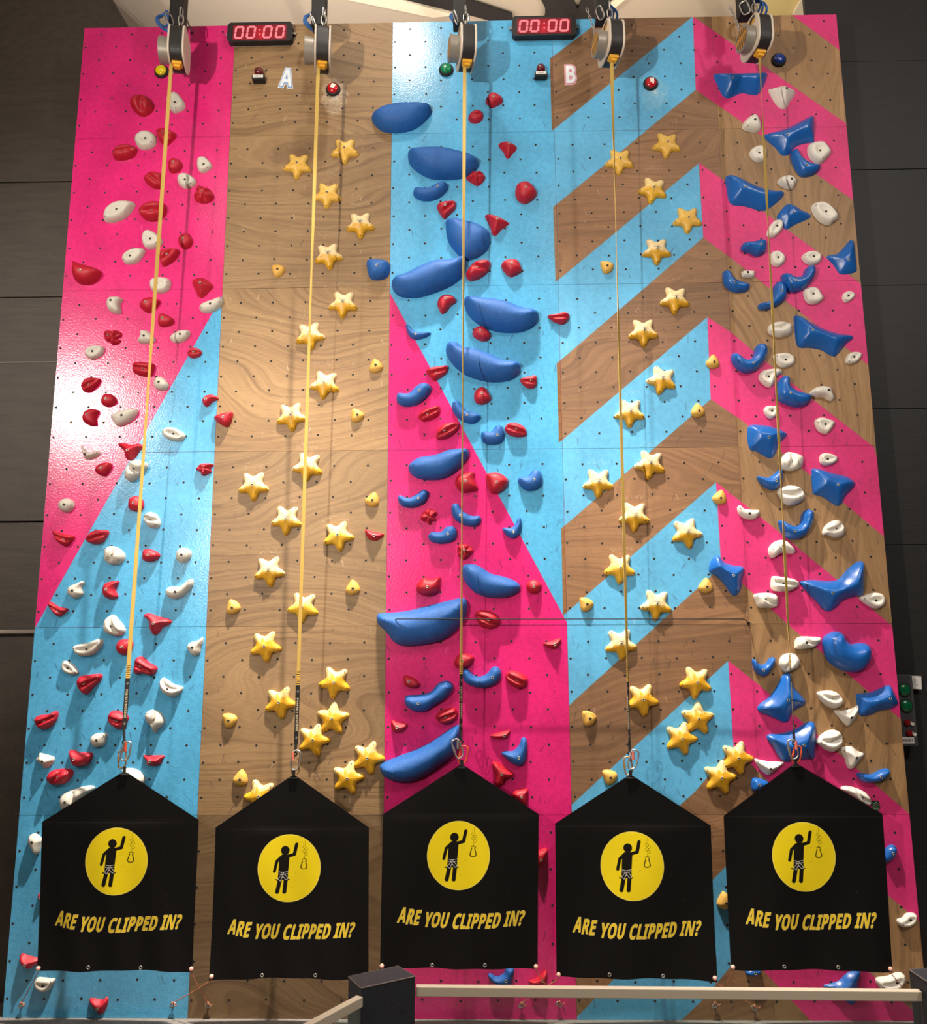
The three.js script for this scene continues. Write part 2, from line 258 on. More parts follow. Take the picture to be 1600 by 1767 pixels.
const WHITE = `0 0
p 1150,680 1185,645 1215,640 1245,665 1275,710 1270,745 1225,770 1190,770 1160,730
p 928,960 955,920 1000,903 1050,915 1078,950 1065,1000 1010,1027 955,1015
p 1360,1105 1395,1080 1430,1095 1465,1140 1445,1170 1395,1190 1365,1165
p 1225,1220 1260,1197 1310,1205 1355,1250 1330,1285 1280,1298 1235,1270
0 350
p 715,85 740,35 790,0 850,-12 920,-5 925,20 890,70 850,105 780,130 725,125
p 978,255 990,205 1025,188 1070,205 1120,255 1100,295 1040,315 1000,305
p 843,380 870,340 930,315 995,318 990,355 950,405 890,422 855,410
p 1032,560 1050,525 1110,513 1165,525 1178,560 1155,605 1100,622 1050,605
d 735,690 750,655 800,645 845,660 825,700 832,755 790,760 745,735
b 1375,715 1400,690 1470,665 1520,650 1540,690 1480,745 1410,757 1380,740
d 950,955 965,920 965,890 985,875 1030,890 1070,940 1050,965 1000,970
b 1172,925 1190,905 1240,880 1300,878 1310,905 1280,945 1220,965 1180,950
p 588,1020 620,990 680,983 720,1000 700,1050 640,1080 595,1060
d 1063,1225 1090,1198 1130,1210 1162,1255 1140,1290 1080,1285 1060,1255
0 700
b 763,75 800,45 870,22 940,20 940,60 900,105 830,138 795,130
p 1118,180 1150,150 1210,155 1275,195 1260,240 1200,243 1140,220
t 553,270 575,290 610,320 660,310 695,325 660,355 600,372 570,340
g 858,480 870,430 905,385 960,373 1015,400 1005,440 960,485 910,523 870,510
d 400,690 415,655 455,637 500,655 510,690 490,720 455,737 415,720
g 990,760 1030,732 1080,750 1105,800 1090,840 1030,840 1000,810
g 715,1020 730,980 770,967 820,985 858,1030 840,1080 780,1097 725,1075
d 1212,1035 1225,995 1265,980 1310,995 1320,1025 1300,1070 1255,1085 1220,1070
d 463,1280 480,1245 540,1220 560,1208 578,1220 560,1260 570,1300 520,1330 475,1310
b 1143,1275 1170,1250 1240,1245 1300,1200 1330,1200 1325,1250 1270,1310 1210,1333 1155,1318
0 1050
g 713,150 720,80 770,43 800,60 855,130 850,170 800,190 740,175
p 503,275 530,250 610,235 680,208 708,220 700,260 650,310 590,328 530,318
d 1290,265 1310,235 1360,220 1395,200 1398,230 1385,270 1375,310 1335,328 1305,300
p 425,395 440,362 490,375 525,410 540,445 500,460 450,445 428,420
g 1100,510 1120,478 1150,490 1200,525 1255,540 1250,575 1200,610 1150,600 1110,565
g 997,745 1015,710 1060,700 1110,725 1130,780 1110,820 1085,835 1065,860 1035,810 1010,780
d 622,900 645,870 690,860 735,862 730,900 710,945 660,958 630,935
t 240,1045 260,1020 265,998 300,1005 365,1025 368,1055 340,1090 300,1105 270,1075
d 840,1120 880,1103 935,1112 985,1150 995,1195 960,1225 890,1210
g 410,1340 430,1285 500,1250 600,1225 645,1240 600,1300 560,1340 480,1400 430,1390
0 1400
d 192,210 205,165 245,157 285,195 280,230 265,290 240,297 215,260
p 235,1190 255,1150 300,1150 350,1155 378,1160 365,1200 330,1240 290,1248 250,1225
1200 0
t 512,610 525,600 570,590 610,580 660,600 698,620 690,650 660,690 640,730 600,735 560,700 530,650
d 328,870 340,835 380,800 415,792 445,825 455,890 420,905 380,900 345,890
p 778,1030 790,992 850,978 890,985 935,1040 930,1070 880,1120 840,1122 790,1080
p 375,1050 400,1020 440,1005 480,1015 495,1050 480,1105 430,1115 390,1090
d 570,1255 590,1225 640,1210 680,1225 705,1255 690,1275 680,1300 650,1300 600,1280
1200 350
p 803,25 830,0 880,-5 930,20 975,70 987,110 960,130 930,150 880,135 830,90
p 495,215 510,165 545,125 590,120 608,150 590,200 550,235 510,235
p 515,370 530,340 570,330 610,355 623,390 600,430 560,438 525,415
p 735,375 760,345 810,330 860,350 873,385 850,420 800,428 760,410
d 322,475 340,468 400,470 412,490 400,515 340,512 325,500
p 748,625 760,595 810,580 850,595 870,630 887,655 860,690 810,698 770,680
p 1015,650 1030,620 1065,610 1098,625 1098,655 1060,685 1030,683
g 508,850 540,825 600,818 660,835 668,870 655,910 590,923 540,910 510,890
p 540,1060 555,1045 610,1035 660,1045 688,1080 675,1120 620,1137 570,1115
p 1038,1090 1055,1045 1100,1028 1140,1035 1150,1055 1120,1100 1080,1112 1045,1105
p 440,1205 465,1160 520,1145 590,1148 595,1180 560,1200 540,1250 515,1273 470,1250
d 795,1310 830,1275 880,1263 930,1275 945,1310 957,1350 940,1365 890,1340 830,1335
1200 700
p 473,35 490,5 530,0 570,10 565,60 540,88 500,80
p 825,120 840,88 890,82 960,110 955,140 920,190 890,192 850,170
g 583,385 600,350 640,318 690,325 740,345 748,380 735,425 680,445 620,440 590,415
p 860,370 870,335 910,327 960,340 985,368 960,400 910,413 870,400
g 573,595 600,560 660,548 720,560 755,600 750,650 700,680 650,685 610,660 590,625
b 292,705 310,685 340,710 400,718 440,720 445,750 410,783 350,780 305,750
g 883,865 905,825 960,790 1010,800 1033,850 1020,900 970,908 920,890 890,890
g 508,1000 525,960 570,930 620,928 660,960 690,1000 680,1022 630,1015 590,1020 545,1050 520,1040
k 530,1195 545,1175 600,1180 680,1195 720,1225 705,1255 640,1282 535,1270
g 408,1310 430,1295 500,1290 560,1305 575,1350 560,1390 500,1395 440,1390 420,1350
p 1137,1330 1170,1310 1230,1290 1290,1300 1313,1345 1290,1390 1240,1400 1180,1370
1200 1050
g 690,260 700,210 740,193 820,195 865,200 868,225 830,265 770,280 700,278
g 583,375 600,330 640,310 690,315 725,360 710,410 670,430 630,440 600,415
g 848,580 880,570 950,568 1000,595 1025,640 1000,680 950,690 890,655 855,610
t 962,705 1020,705 1080,695 1130,668 1135,710 1110,770 1070,812 1040,800 1000,755
g 838,920 880,870 930,842 990,845 1022,890 1010,950 960,992 910,980 880,955
t 1010,970 1040,955 1090,955 1130,985 1175,1000 1165,1025 1130,1070 1095,1110 1060,1100 1040,1040
t 415,1040 450,1045 530,1060 615,1060 605,1085 560,1125 515,1155 470,1130 430,1080
g 1010,1250 1035,1225 1100,1235 1170,1265 1210,1310 1215,1345 1190,1362 1130,1335 1060,1290
1200 1400
p 1395,750 1430,735 1460,705 1510,703 1530,725 1520,770 1470,800 1410,790
p 1252,1155 1330,1140 1400,1115 1440,1125 1450,1160 1420,1215 1380,1235 1300,1235 1265,1210`;
const BLUES = `400 0
w 962,800 990,765 1060,730 1180,712 1300,712 1370,725 1372,770 1320,830 1250,875 1150,897 1050,890 990,850
w 1215,1040 1250,1025 1360,1017 1470,1020 1620,1055 1700,1095 1690,1150 1640,1190 1560,1215 1450,1220 1350,1205 1260,1150 1220,1095
b 1252,1320 1275,1295 1350,1300 1390,1280 1440,1255 1485,1265 1490,1300 1450,1345 1390,1375 1320,1378 1265,1355
400 350
d 928,420 945,390 1010,388 1075,400 1090,440 1070,505 1000,525 950,505
w 1100,540 1130,500 1200,480 1300,430 1400,395 1500,390 1560,375 1605,365 1620,400 1600,480 1540,540 1440,590 1300,635 1180,635 1120,600
b 1200,845 1215,838 1245,875 1290,890 1370,893 1360,915 1310,935 1260,940 1220,910
b 1135,1340 1150,1310 1220,1310 1270,1265 1320,1240 1365,1255 1375,1295 1340,1345 1280,1390 1200,1402 1145,1380
400 700
w 1215,420 1240,385 1300,350 1400,335 1500,300 1590,290 1625,295 1638,330 1620,370 1560,440 1480,490 1400,508 1300,500 1240,470
b 1145,640 1160,615 1220,635 1280,605 1320,578 1355,590 1358,620 1330,670 1260,702 1190,697 1155,670
b 1515,710 1525,680 1560,675 1590,720 1650,755 1710,760 1722,795 1690,830 1630,830 1560,800 1525,760
b 1355,900 1380,870 1440,870 1480,835 1530,832 1553,870 1545,920 1500,945 1430,952 1375,935
400 1050
w 995,70 1005,35 1060,28 1200,15 1340,-20 1500,-60 1570,-75 1610,-70 1625,-40 1620,30 1580,110 1480,200 1350,245 1200,258 1120,235 1060,160 1010,110
b 1190,630 1210,600 1290,595 1370,575 1420,520 1480,498 1520,520 1525,560 1480,620 1400,670 1330,710 1260,710 1205,680
w 1020,1110 1030,1075 1130,1030 1250,985 1380,920 1480,850 1560,805 1580,840 1570,930 1540,1010 1450,1080 1350,1150 1230,1200 1130,1200 1050,1165
800 350
w -125,130 -110,110 -60,100 30,120 100,140 170,185 187,230 170,300 120,350 50,378 0,372 -60,320 -110,240
w 5,690 10,645 60,645 180,655 300,675 400,715 480,725 520,755 515,800 470,850 380,880 250,878 130,840 40,770
w -122,985 -100,955 -40,965 0,990 80,1000 180,1035 270,1075 360,1085 395,1110 390,1160 340,1205 250,1225 150,1220 20,1180 -70,1110 -115,1040
800 700
b -80,20 -75,-25 -40,-35 10,30 60,40 110,60 115,90 70,120 20,115 -30,90 -60,60
b 120,210 130,175 190,175 225,135 265,140 285,190 275,240 230,265 170,265 130,245
b 375,515 390,490 440,485 480,442 520,445 545,490 540,545 500,580 440,585 395,555
b 268,850 285,840 330,840 360,810 375,775 395,775 403,830 385,890 350,915 310,905 285,880
w 0,1100 60,1090 120,1110 190,1155 290,1180 370,1215 395,1255 370,1290 300,1320 200,1325 100,1300 20,1230 -10,1160
800 1050
b -5,430 30,420 70,460 110,470 160,450 200,405 240,405 262,445 250,495 200,535 120,550 40,530 0,495
b 262,1000 290,985 340,985 380,950 405,893 435,905 443,970 430,1050 400,1088 350,1080 300,1045
800 1400
b 170,1140 185,1122 230,1145 280,1120 295,1080 340,1075 350,1110 335,1170 320,1200 260,1205 200,1185
1200 0
v 135,510 150,497 340,495 490,492 503,510 480,580 440,635 390,637 330,625 270,650 230,660 195,640 160,570
v 482,925 500,910 640,870 740,820 800,790 830,800 832,960 820,968 760,975 700,1000 665,1045 630,1058 600,1050 560,1000 510,960
b 665,1050 685,1030 710,1040 740,1090 800,1125 860,1140 865,1165 830,1195 780,1210 730,1205 695,1160 670,1100
v 215,1220 230,1197 270,1198 340,1225 420,1265 520,1295 610,1305 622,1330 590,1370 540,1410 490,1440 440,1435 390,1420 330,1405 270,1400 240,1370 225,1290
1200 350
v 568,90 600,40 640,0 680,5 740,40 800,70 805,90 760,115 700,140 650,170 630,175 600,140
d 320,300 340,270 400,265 450,252 490,260 495,310 480,345 430,362 380,340 330,325
v 915,365 940,350 990,340 1040,290 1075,248 1100,255 1115,330 1125,440 1120,465 1080,480 1030,485 1000,475 970,430 940,395
b 193,480 215,465 245,480 270,520 310,540 350,550 380,560 370,600 330,612 280,615 230,590 200,550
b 597,500 615,485 650,490 690,510 740,500 765,450 800,432 830,450 830,500 800,550 750,595 690,610 640,595 610,550
b 437,710 450,690 500,680 530,650 545,570 575,540 610,555 635,600 632,650 600,690 540,720 480,735 450,730
v 690,800 695,768 740,775 800,810 900,860 1000,890 1090,905 1100,930 1060,960 1010,1020 975,1050 930,1035 880,1005 800,990 730,988 705,950 697,870
b 250,1060 265,1035 300,1045 350,1080 400,1060 420,990 455,970 490,985 503,1030 480,1090 430,1150 370,1170 310,1155 265,1105
b 560,1290 575,1230 620,1190 655,1215 665,1270 720,1300 795,1320 805,1360 770,1395 700,1405 620,1380 570,1345
1200 700
v 380,130 480,128 560,145 635,180 638,205 590,260 555,340 520,355 480,340 430,310 385,295 365,210
b 427,490 450,485 500,495 545,470 580,440 600,440 607,490 590,550 550,580 500,570 450,530
v 812,450 825,428 880,435 960,460 1050,480 1105,515 1115,545 1090,580 1050,620 1025,670 990,688 950,665 890,625 840,610 820,590
b 578,800 600,790 640,810 690,830 730,810 740,750 770,715 810,725 822,775 800,840 760,900 700,922 640,910 600,870
v 100,1140 110,1080 145,1032 175,1040 210,1080 270,1100 335,1110 345,1140 330,1200 320,1270 290,1308 255,1300 220,1250 180,1200 130,1160
v 735,1225 750,1207 830,1200 950,1208 1010,1190 1060,1130 1130,1075 1175,1080 1183,1180 1175,1300 1120,1315 1040,1340 990,1390 940,1418 900,1405 850,1350 790,1290
1200 1050
w 890,250 905,190 970,157 1020,170 1050,220 1090,245 1150,235 1200,250 1225,300 1215,370 1160,430 1080,440 990,410 920,350
b 395,360 415,350 440,380 480,385 520,340 550,340 555,370 530,420 490,465 450,465 410,425
v 437,690 455,660 520,610 570,540 610,465 640,445 665,455 690,540 740,600 770,640 765,670 720,690 680,720 655,780 620,788 570,765 500,735 450,715
v 1118,600 1140,588 1220,580 1290,550 1340,530 1365,545 1410,640 1405,670 1360,695 1290,705 1240,730 1180,743 1145,735 1130,680
v 503,890 520,870 600,865 700,835 790,785 835,795 845,860 840,990 830,1040 770,1045 700,1050 640,1065 590,1030 550,960 515,920
b 1120,1140 1150,1135 1220,1145 1280,1115 1330,1105 1343,1130 1310,1180 1240,1205 1170,1200 1130,1170
d 390,1200 405,1170 450,1175 510,1200 470,1250 400,1260
1200 1400
b 1300,290 1330,245 1370,232 1395,260 1385,310 1340,350 1310,358 1290,320
v 890,1215 940,1195 1000,1175 1060,1120 1145,1105 1140,1180 1130,1270 1120,1320 1085,1345 1040,1310 980,1250
d 350,1100 400,1080 455,1095 445,1125 390,1142 355,1130`;
const peel = noiseTex(512, (u, v) => 0.5 + 0.28 * n2(u * 60, v * 60) + 0.22 * n2(u * 150, v * 150));
const grit = noiseTex(256, (u, v) => 0.5 + 0.3 * n2(u * 40, v * 40) + 0.25 * n2(u * 110, v * 110));
const wall = structGroup('wall_back', 'tall indoor climbing wall of square pink, blue and plywood panels');
for (let c = 1; c <= 5; c++) for (let r = 0; r < 6; r++) {
  const w = COLS[c] - COLS[c - 1], h = ROWS[r] - ROWS[r + 1];
  const m = new THREE.MeshPhysicalMaterial({ map: panelTexture(c, r), bumpMap: peel, bumpScale: c === 1 ? 0.00055 : c === 3 ? 0.0006 : 0.0003, roughness: c === 1 ? 0.22 : c === 3 ? 0.24 : 0.6, ior: 1.55 });
  part('panel', box(w - 0.0014, h - 0.002, 0.022), m, wall, [(COLS[c] + COLS[c - 1]) / 2, (ROWS[r] + ROWS[r + 1]) / 2, -0.011]);
}
part('backing_frame', box(5.76, 7.03, 0.1, -0.14, 3.515, -0.075), mat(0x2a2420, 0.9), wall);
{ // T-nuts: a steel flange round a dark bore, in staggered rows
  const ring = new THREE.RingGeometry(0.0068, 0.0085, 10).translate(0, 0, 0.0007), bore = new THREE.CircleGeometry(0.007, 10).translate(0, 0, 0.0006);
  const spots = [];
  for (let c = 1; c <= 5; c++) for (let r = 0; r < 6; r++) {
    const top = r === 0 ? ROWS[1] + 1.22 : ROWS[r];
    for (let k = 1; k <= 10; k++) {
      const y = top - k * 1.22 / 11; if (y > ROWS[0] - 0.03) continue;
      for (let i = 0; i < 6; i++) { const x = COLS[c - 1] + (k % 2 ? 0.135 : 0.02) + i * 0.236; if (x > COLS[c] - 0.05) continue; spots.push([x + rr(-0.004, 0.004), y + rr(-0.004, 0.004)]); }
    }
  }
  const mk = (geo, m, name) => { const o = new THREE.InstancedMesh(geo, m, spots.length); const M = new THREE.Matrix4(); spots.forEach(([x, y], i) => o.setMatrixAt(i, M.makeTranslation(x, y, 0))); o.name = name; o.userData.kind = 'stuff'; o.receiveShadow = true; wall.add(o); };
  mk(bore, mat(0x0d0c0c, 0.9), 'bolt_hole'); mk(ring, mat(0x5a544e, 0.6, { metalness: 0.4 }), 'bolt_hole_flange');
}
// ---------- hold modelling ----------
function smooth(P, n) {   // closed Catmull-Rom through P
  const o = [], N = P.length;
  for (let i = 0; i < N; i++) { const a = P[(i + N - 1) % N], b = P[i], c = P[(i + 1) % N], d = P[(i + 2) % N];
    for (let k = 0; k < n; k++) { const t = k / n, t2 = t * t, t3 = t2 * t; o.push([0, 1].map((j) => 0.5 * (2 * b[j] + (c[j] - a[j]) * t + (2 * a[j] - 5 * b[j] + 4 * c[j] - d[j]) * t2 + (3 * b[j] - a[j] - 3 * c[j] + d[j]) * t3))); } }
  return o;
}
const areaOf = (P) => { let s = 0; for (let i = 0, j = P.length - 1; i < P.length; j = i++) s += P[j][0] * P[i][1] - P[i][0] * P[j][1]; return s / 2; };
function edgeDist(x, y, P) { let m = 1e9; for (let i = 0, j = P.length - 1; i < P.length; j = i++) { const [a, b] = P[j], ex = P[i][0] - a, ey = P[i][1] - b, t = Math.max(0, Math.min(1, ((x - a) * ex + (y - b) * ey) / (ex * ex + ey * ey + 1e-12))); m = Math.min(m, Math.hypot(x - a - ex * t, y - b - ey * t)); } return m; }
function delaunay(pts) {
  const B = 50, all = [...pts, [-B, -B], [B, -B], [0, B]], n = pts.length;
  const mk = (a, b, c) => { const [ax, ay] = all[a], [bx, by] = all[b], [cx, cy] = all[c], D = 2 * (ax * (by - cy) + bx * (cy - ay) + cx * (ay - by)), A = ax * ax + ay * ay, Bq = bx * bx + by * by, C = cx * cx + cy * cy, x = (A * (by - cy) + Bq * (cy - ay) + C * (ay - by)) / D, y = (A * (cx - bx) + Bq * (ax - cx) + C * (bx - ax)) / D; return { v: [a, b, c], x, y, r: (ax - x) ** 2 + (ay - y) ** 2 }; };
  let T = [mk(n, n + 1, n + 2)];
  for (let i = 0; i < n; i++) {
    const [x, y] = pts[i], keep = [], E = new Map();
    for (const t of T) if ((x - t.x) ** 2 + (y - t.y) ** 2 < t.r) { for (let k = 0; k < 3; k++) { const a = t.v[k], b = t.v[(k + 1) % 3], r = `${b}_${a}`; if (E.has(r)) E.delete(r); else E.set(`${a}_${b}`, [a, b]); } } else keep.push(t);
    T = keep; for (const [a, b] of E.values()) T.push(mk(a, b, i));
  }
  return T.map((t) => t.v).filter((v) => v.every((k) => k < n));
}
function relief(outline, height, budget = 130, sub = 4, uvOf = (x, y) => [x * 4, y * 4]) {   // a boss with this outline standing on z = 0
  let P = smooth(outline, sub); if (areaOf(P) < 0) P.reverse();
  const A = Math.abs(areaOf(P)), s = Math.sqrt(A / budget) * 1.07;
  let x0 = 1e9, x1 = -1e9, y0 = 1e9, y1 = -1e9; for (const [x, y] of P) { x0 = Math.min(x0, x); x1 = Math.max(x1, x); y0 = Math.min(y0, y); y1 = Math.max(y1, y); }
  const pts = P.map(([x, y]) => [x + rr(-1, 1) * 1e-6, y + rr(-1, 1) * 1e-6]), D = P.map(() => 0); let best = 0, bi = 0;
  for (let e = 0.16; e < 0.9; e += 0.5) for (let i = 0; i < P.length; i++) { // a close ring just inside the rim
    const a = P[(i + P.length - 1) % P.length], b = P[(i + 1) % P.length], l = Math.hypot(b[0] - a[0], b[1] - a[1]) + 1e-9, x = P[i][0] - (b[1] - a[1]) / l * s * e, y = P[i][1] + (b[0] - a[0]) / l * s * e;
    if (e < 0.3 && inPoly(x, y, P)) { const d = edgeDist(x, y, P); if (d > s * 0.1) { pts.push([x, y]); D.push(d); } } }
  for (let y = y0, j = 0; y < y1; y += s * 0.866, j++) for (let x = x0 + (j % 2) * s / 2; x < x1; x += s) { const X = x + rr(-0.12, 0.12) * s, Y = y + rr(-0.12, 0.12) * s; if (!inPoly(X, Y, P)) continue; const d = edgeDist(X, Y, P); if (d < 0.42 * s) continue; pts.push([X, Y]); D.push(d); if (d > best) { best = d; bi = pts.length - 1; } }
  const T = delaunay(pts).filter(([a, b, c]) => inPoly((pts[a][0] + pts[b][0] + pts[c][0]) / 3, (pts[a][1] + pts[b][1] + pts[c][1]) / 3, P));
  const pos = [], uv = [], idx = [];
  const vn = (y) => (y - y0) / (y1 - y0);
  pts.forEach(([x, y], i) => { const h = i < P.length ? 0 : height(x, y, Math.min(1, D[i] / best), vn(y)); pos.push(x, y, Math.max(0, h)); uv.push(...uvOf(x, y)); });
  for (const [a, b, c] of T) { const k = (pts[b][0] - pts[a][0]) * (pts[c][1] - pts[a][1]) - (pts[b][1] - pts[a][1]) * (pts[c][0] - pts[a][0]); idx.push(...(k > 0 ? [a, b, c] : [a, c, b])); }
  const g = new THREE.BufferGeometry(); g.setAttribute('position', new THREE.Float32BufferAttribute(pos, 3)); g.setAttribute('uv', new THREE.Float32BufferAttribute(uv, 2)); g.setIndex(idx); g.computeVertexNormals();
  return { g, top: [pts[bi][0], pts[bi][1], pos[bi * 3 + 2]], P, best, A, h: (x, y) => height(x, y, Math.min(1, edgeDist(x, y, P) / best), vn(y)) };
}
const round = (t) => Math.sqrt(Math.max(0, 1 - (1 - t) * (1 - t)));
const ss = (a, b, x) => { const t = Math.max(0, Math.min(1, (x - a) / (b - a))); return t * t * (3 - 2 * t); };
const SHAPES = {   // profile of each family of holds
  d: (D) => (x, y, t) => D * round(t),
  b: (D) => (x, y, t, v) => D * round(Math.min(1, t * 1.05)) * (0.86 + 0.14 * v),
  p: (D) => (x, y, t) => D * (round(Math.min(1, t / 0.5)) - 0.3 * ss(0.45, 1, t)),
  k: (D, ax, m) => (x, y, t) => { const n = (-(x) * ax[1] + y * ax[0]) / m; return D * round(t) * (1 - 0.55 * Math.exp(-((n + 0.12) ** 2) / 0.03) * ss(0.1, 0.5, t)) ; },
  g: (D, ax, m, a) => (x, y, t) => { const q = (x * Math.cos(a) + y * Math.sin(a)) / m, w = (-x * Math.sin(a) + y * Math.cos(a)) / m; return D * round(t) * (1 - 0.5 * Math.exp(-((q - 0.3 * w * w) ** 2) / 0.05) * ss(0.05, 0.4, t)); },
  t: (D) => (x, y, t) => D * Math.pow(t, 0.75),
  f: (D, ax, m, a) => (x, y, t) => D * round(t) * (0.8 + 0.3 * Math.cos(5 * Math.atan2(y, x) + a)),
  v: (D) => (x, y, t, v) => D * Math.pow(Math.min(1, t * 1.25), 0.7) * (0.6 + 0.4 * v),
  w: (D) => (x, y, t, v) => D * round(t) * (0.8 + 0.2 * v),
};
const ADJ = { d: 'rounded', b: 'curved', p: 'dished', k: 'split-lipped', g: 'grooved', t: 'angular', f: 'knobbly', v: 'faceted', w: 'bulging' };
function speckled(base, spots, amount, size = 256) {   // moulded resin with ground-in chalk
  return canvasTex(size, size, (g) => {
    g.fillStyle = `rgb(${base})`; g.fillRect(0, 0, size, size);
    for (let i = 0; i < amount; i++) { g.fillStyle = `rgba(${spots[i % spots.length]},${rr(0.04, 0.3)})`; const r = rr(0.6, 3.2); g.beginPath(); g.arc(rr(0, size), rr(0, size), r, 0, 7); g.fill(); }
  });
}
const HM = {
  red: new THREE.MeshPhysicalMaterial({ map: speckled('172,18,40', ['120,8,24', '214,120,120', '150,10,26'], 700), roughness: 0.5, bumpMap: grit, bumpScale: 0.0012 }),
  whiteLeft: mat(0xffffff, 0.55, { map: speckled('194,188,176', ['164,156,144', '222,218,210', '146,138,128'], 800), bumpMap: grit, bumpScale: 0.001 }),
  whiteRight: mat(0xffffff, 0.55, { map: speckled('222,216,204', ['190,182,168', '240,238,232', '170,160,148'], 600), bumpMap: grit, bumpScale: 0.001 }),
  blueMatt: mat(0xffffff, 0.62, { map: speckled('24,88,160', ['14,62,128', '112,156,196', '60,120,184'], 1400), bumpMap: grit, bumpScale: 0.0014 }),
  blueGloss: new THREE.MeshPhysicalMaterial({ map: speckled('28,94,172', ['16,70,144', '84,138,196'], 500), roughness: 0.3, bumpMap: grit, bumpScale: 0.0004 }),
  nub: mat(0xffffff, 0.55, { map: speckled('206,160,72', ['160,114,44', '230,206,156'], 900), bumpMap: grit, bumpScale: 0.001 }),
};
const boltGeo = (() => { const ring = new THREE.TorusGeometry(0.0068, 0.0024, 6, 14), cup = new THREE.CircleGeometry(0.0062, 12); return { ring, cup }; })();
const boltLight = mat(0xb9b2a6, 0.4, { metalness: 0.7 }), boltDark = mat(0x4a4640, 0.5, { metalness: 0.6 }), socket = mat(0x1a1816, 0.8);
const screwGeo = new THREE.CircleGeometry(0.0036, 8);
function fastenings(o, R, dark, ends, bolted = true) {
  const b = !bolted ? null : part('bolt', boltGeo.ring, dark ? boltDark : boltLight, o, [R.top[0], R.top[1], R.top[2] + 0.0012]);
  if (b) part('bolt_socket', boltGeo.cup, socket, b, [0, 0, 0.0006]);
  for (const [x, y] of ends) { const e = 0.004, h = R.h(x, y), q = part('screw_hole', screwGeo, socket, o, [x, y, h + 0.0016]); const n = V3(R.h(x - e, y) - R.h(x + e, y), R.h(x, y - e) - R.h(x, y + e), 2 * e).normalize(); q.quaternion.setFromUnitVectors(V3(0, 0, 1), n); q.position.addScaledVector(n, 0.0006); }
}
const holdList = [];
function readHolds(text, colour) {
  let ox = 0, oy = 0;
  for (const line of text.split('\n')) {
    const w = line.trim().split(' ');
    if (!/[a-z]/.test(w[0])) { ox = +w[0]; oy = +w[1]; continue; }
    const px = w.slice(1).map((q) => { const [a, b] = q.split(',').map(Number); return [ox + a / 4, oy + b / 4]; });
    const flat = px.map(([x, y]) => { const p = atZ(x, y); return [p.x, p.y]; });
    const s = Math.sqrt(Math.abs(areaOf(flat))), T = w[0];
    const D = s * ({ w: 0.5, v: 0.42, b: 0.52, p: 0.4, t: 0.6 }[T] ?? 0.62);
    const pts = px.map(([x, y]) => { const p = atZ(x, y, D * 0.3); return [p.x, p.y]; });
    const c = [0, 1].map((j) => pts.reduce((q, p) => q + p[j], 0) / pts.length);
    const cpx = [0, 1].map((j) => px.reduce((q, p) => q + p[j], 0) / px.length);
    const lane = colour === 'blue' ? (ox < 1200 ? 3 : 5) : colour === 'white' ? (ox < 1200 ? 1 : 5) : (cpx[0] < 410 ? 1 : 3);
    holdList.push({ colour, T, D, s, c, lane, cpx, loc: pts.map((p) => [p[0] - c[0], p[1] - c[1]]) });
  }
}
readHolds(RED, 'red'); readHolds(WHITE, 'white'); readHolds(BLUES, 'blue');
for (const colour of ['red', 'white', 'blue']) for (const lane of [1, 3, 5]) {
  const L = holdList.filter((h) => h.colour === colour && h.lane === lane).sort((a, b) => a.cpx[1] - b.cpx[1]);
  L.forEach((h, i) => {
    let xx = 0, xy = 0, yy = 0; for (const [x, y] of h.loc) { xx += x * x; xy += x * y; yy += y * y; }
    const a = 0.5 * Math.atan2(2 * xy, xx - yy), ax = [Math.cos(a), Math.sin(a)];
    let m = 0, e0 = h.loc[0], e1 = h.loc[0]; for (const p of h.loc) { m = Math.max(m, Math.abs(-p[0] * ax[1] + p[1] * ax[0])); const q = p[0] * ax[0] + p[1] * ax[1]; if (q < e0[0] * ax[0] + e0[1] * ax[1]) e0 = p; if (q > e1[0] * ax[0] + e1[1] * ax[1]) e1 = p; }
    const R = relief(h.loc, SHAPES[h.T](h.D, ax, m, (i * 1.7) % 3.1), h.T === 'w' || h.T === 'v' ? 300 : 150, h.T === 'v' || h.T === 't' ? 3 : 4);
    const size = h.s > 0.2 ? 'large ' : h.s < 0.095 ? 'small ' : '', what = paintAt(h.c[0], h.c[1]);
    const o = thing('climbing_hold', `${size}${ADJ[h.T]} ${colour} climbing hold on ${what}, ${ordinal(i + 1)} ${colour} from top, ${LANE[lane]}`, 'climbing hold', [h.c[0], h.c[1], 0], `${colour} holds of the ${LANE[lane]}`);
    const m0 = colour === 'red' ? HM.red : colour === 'white' ? (lane === 1 ? HM.whiteLeft : HM.whiteRight) : lane === 3 ? HM.blueMatt : HM.blueGloss;
    part('body', R.g, m0, o);
    const ends = [e0, e1].map((e) => [R.top[0] + (e[0] - R.top[0]) * 0.8, R.top[1] + (e[1] - R.top[1]) * 0.8]).filter(([x, y]) => inPoly(x, y, R.P) && edgeDist(x, y, R.P) > 0.006);
    fastenings(o, R, colour === 'white', ends, h.T !== 'w');
  });
}
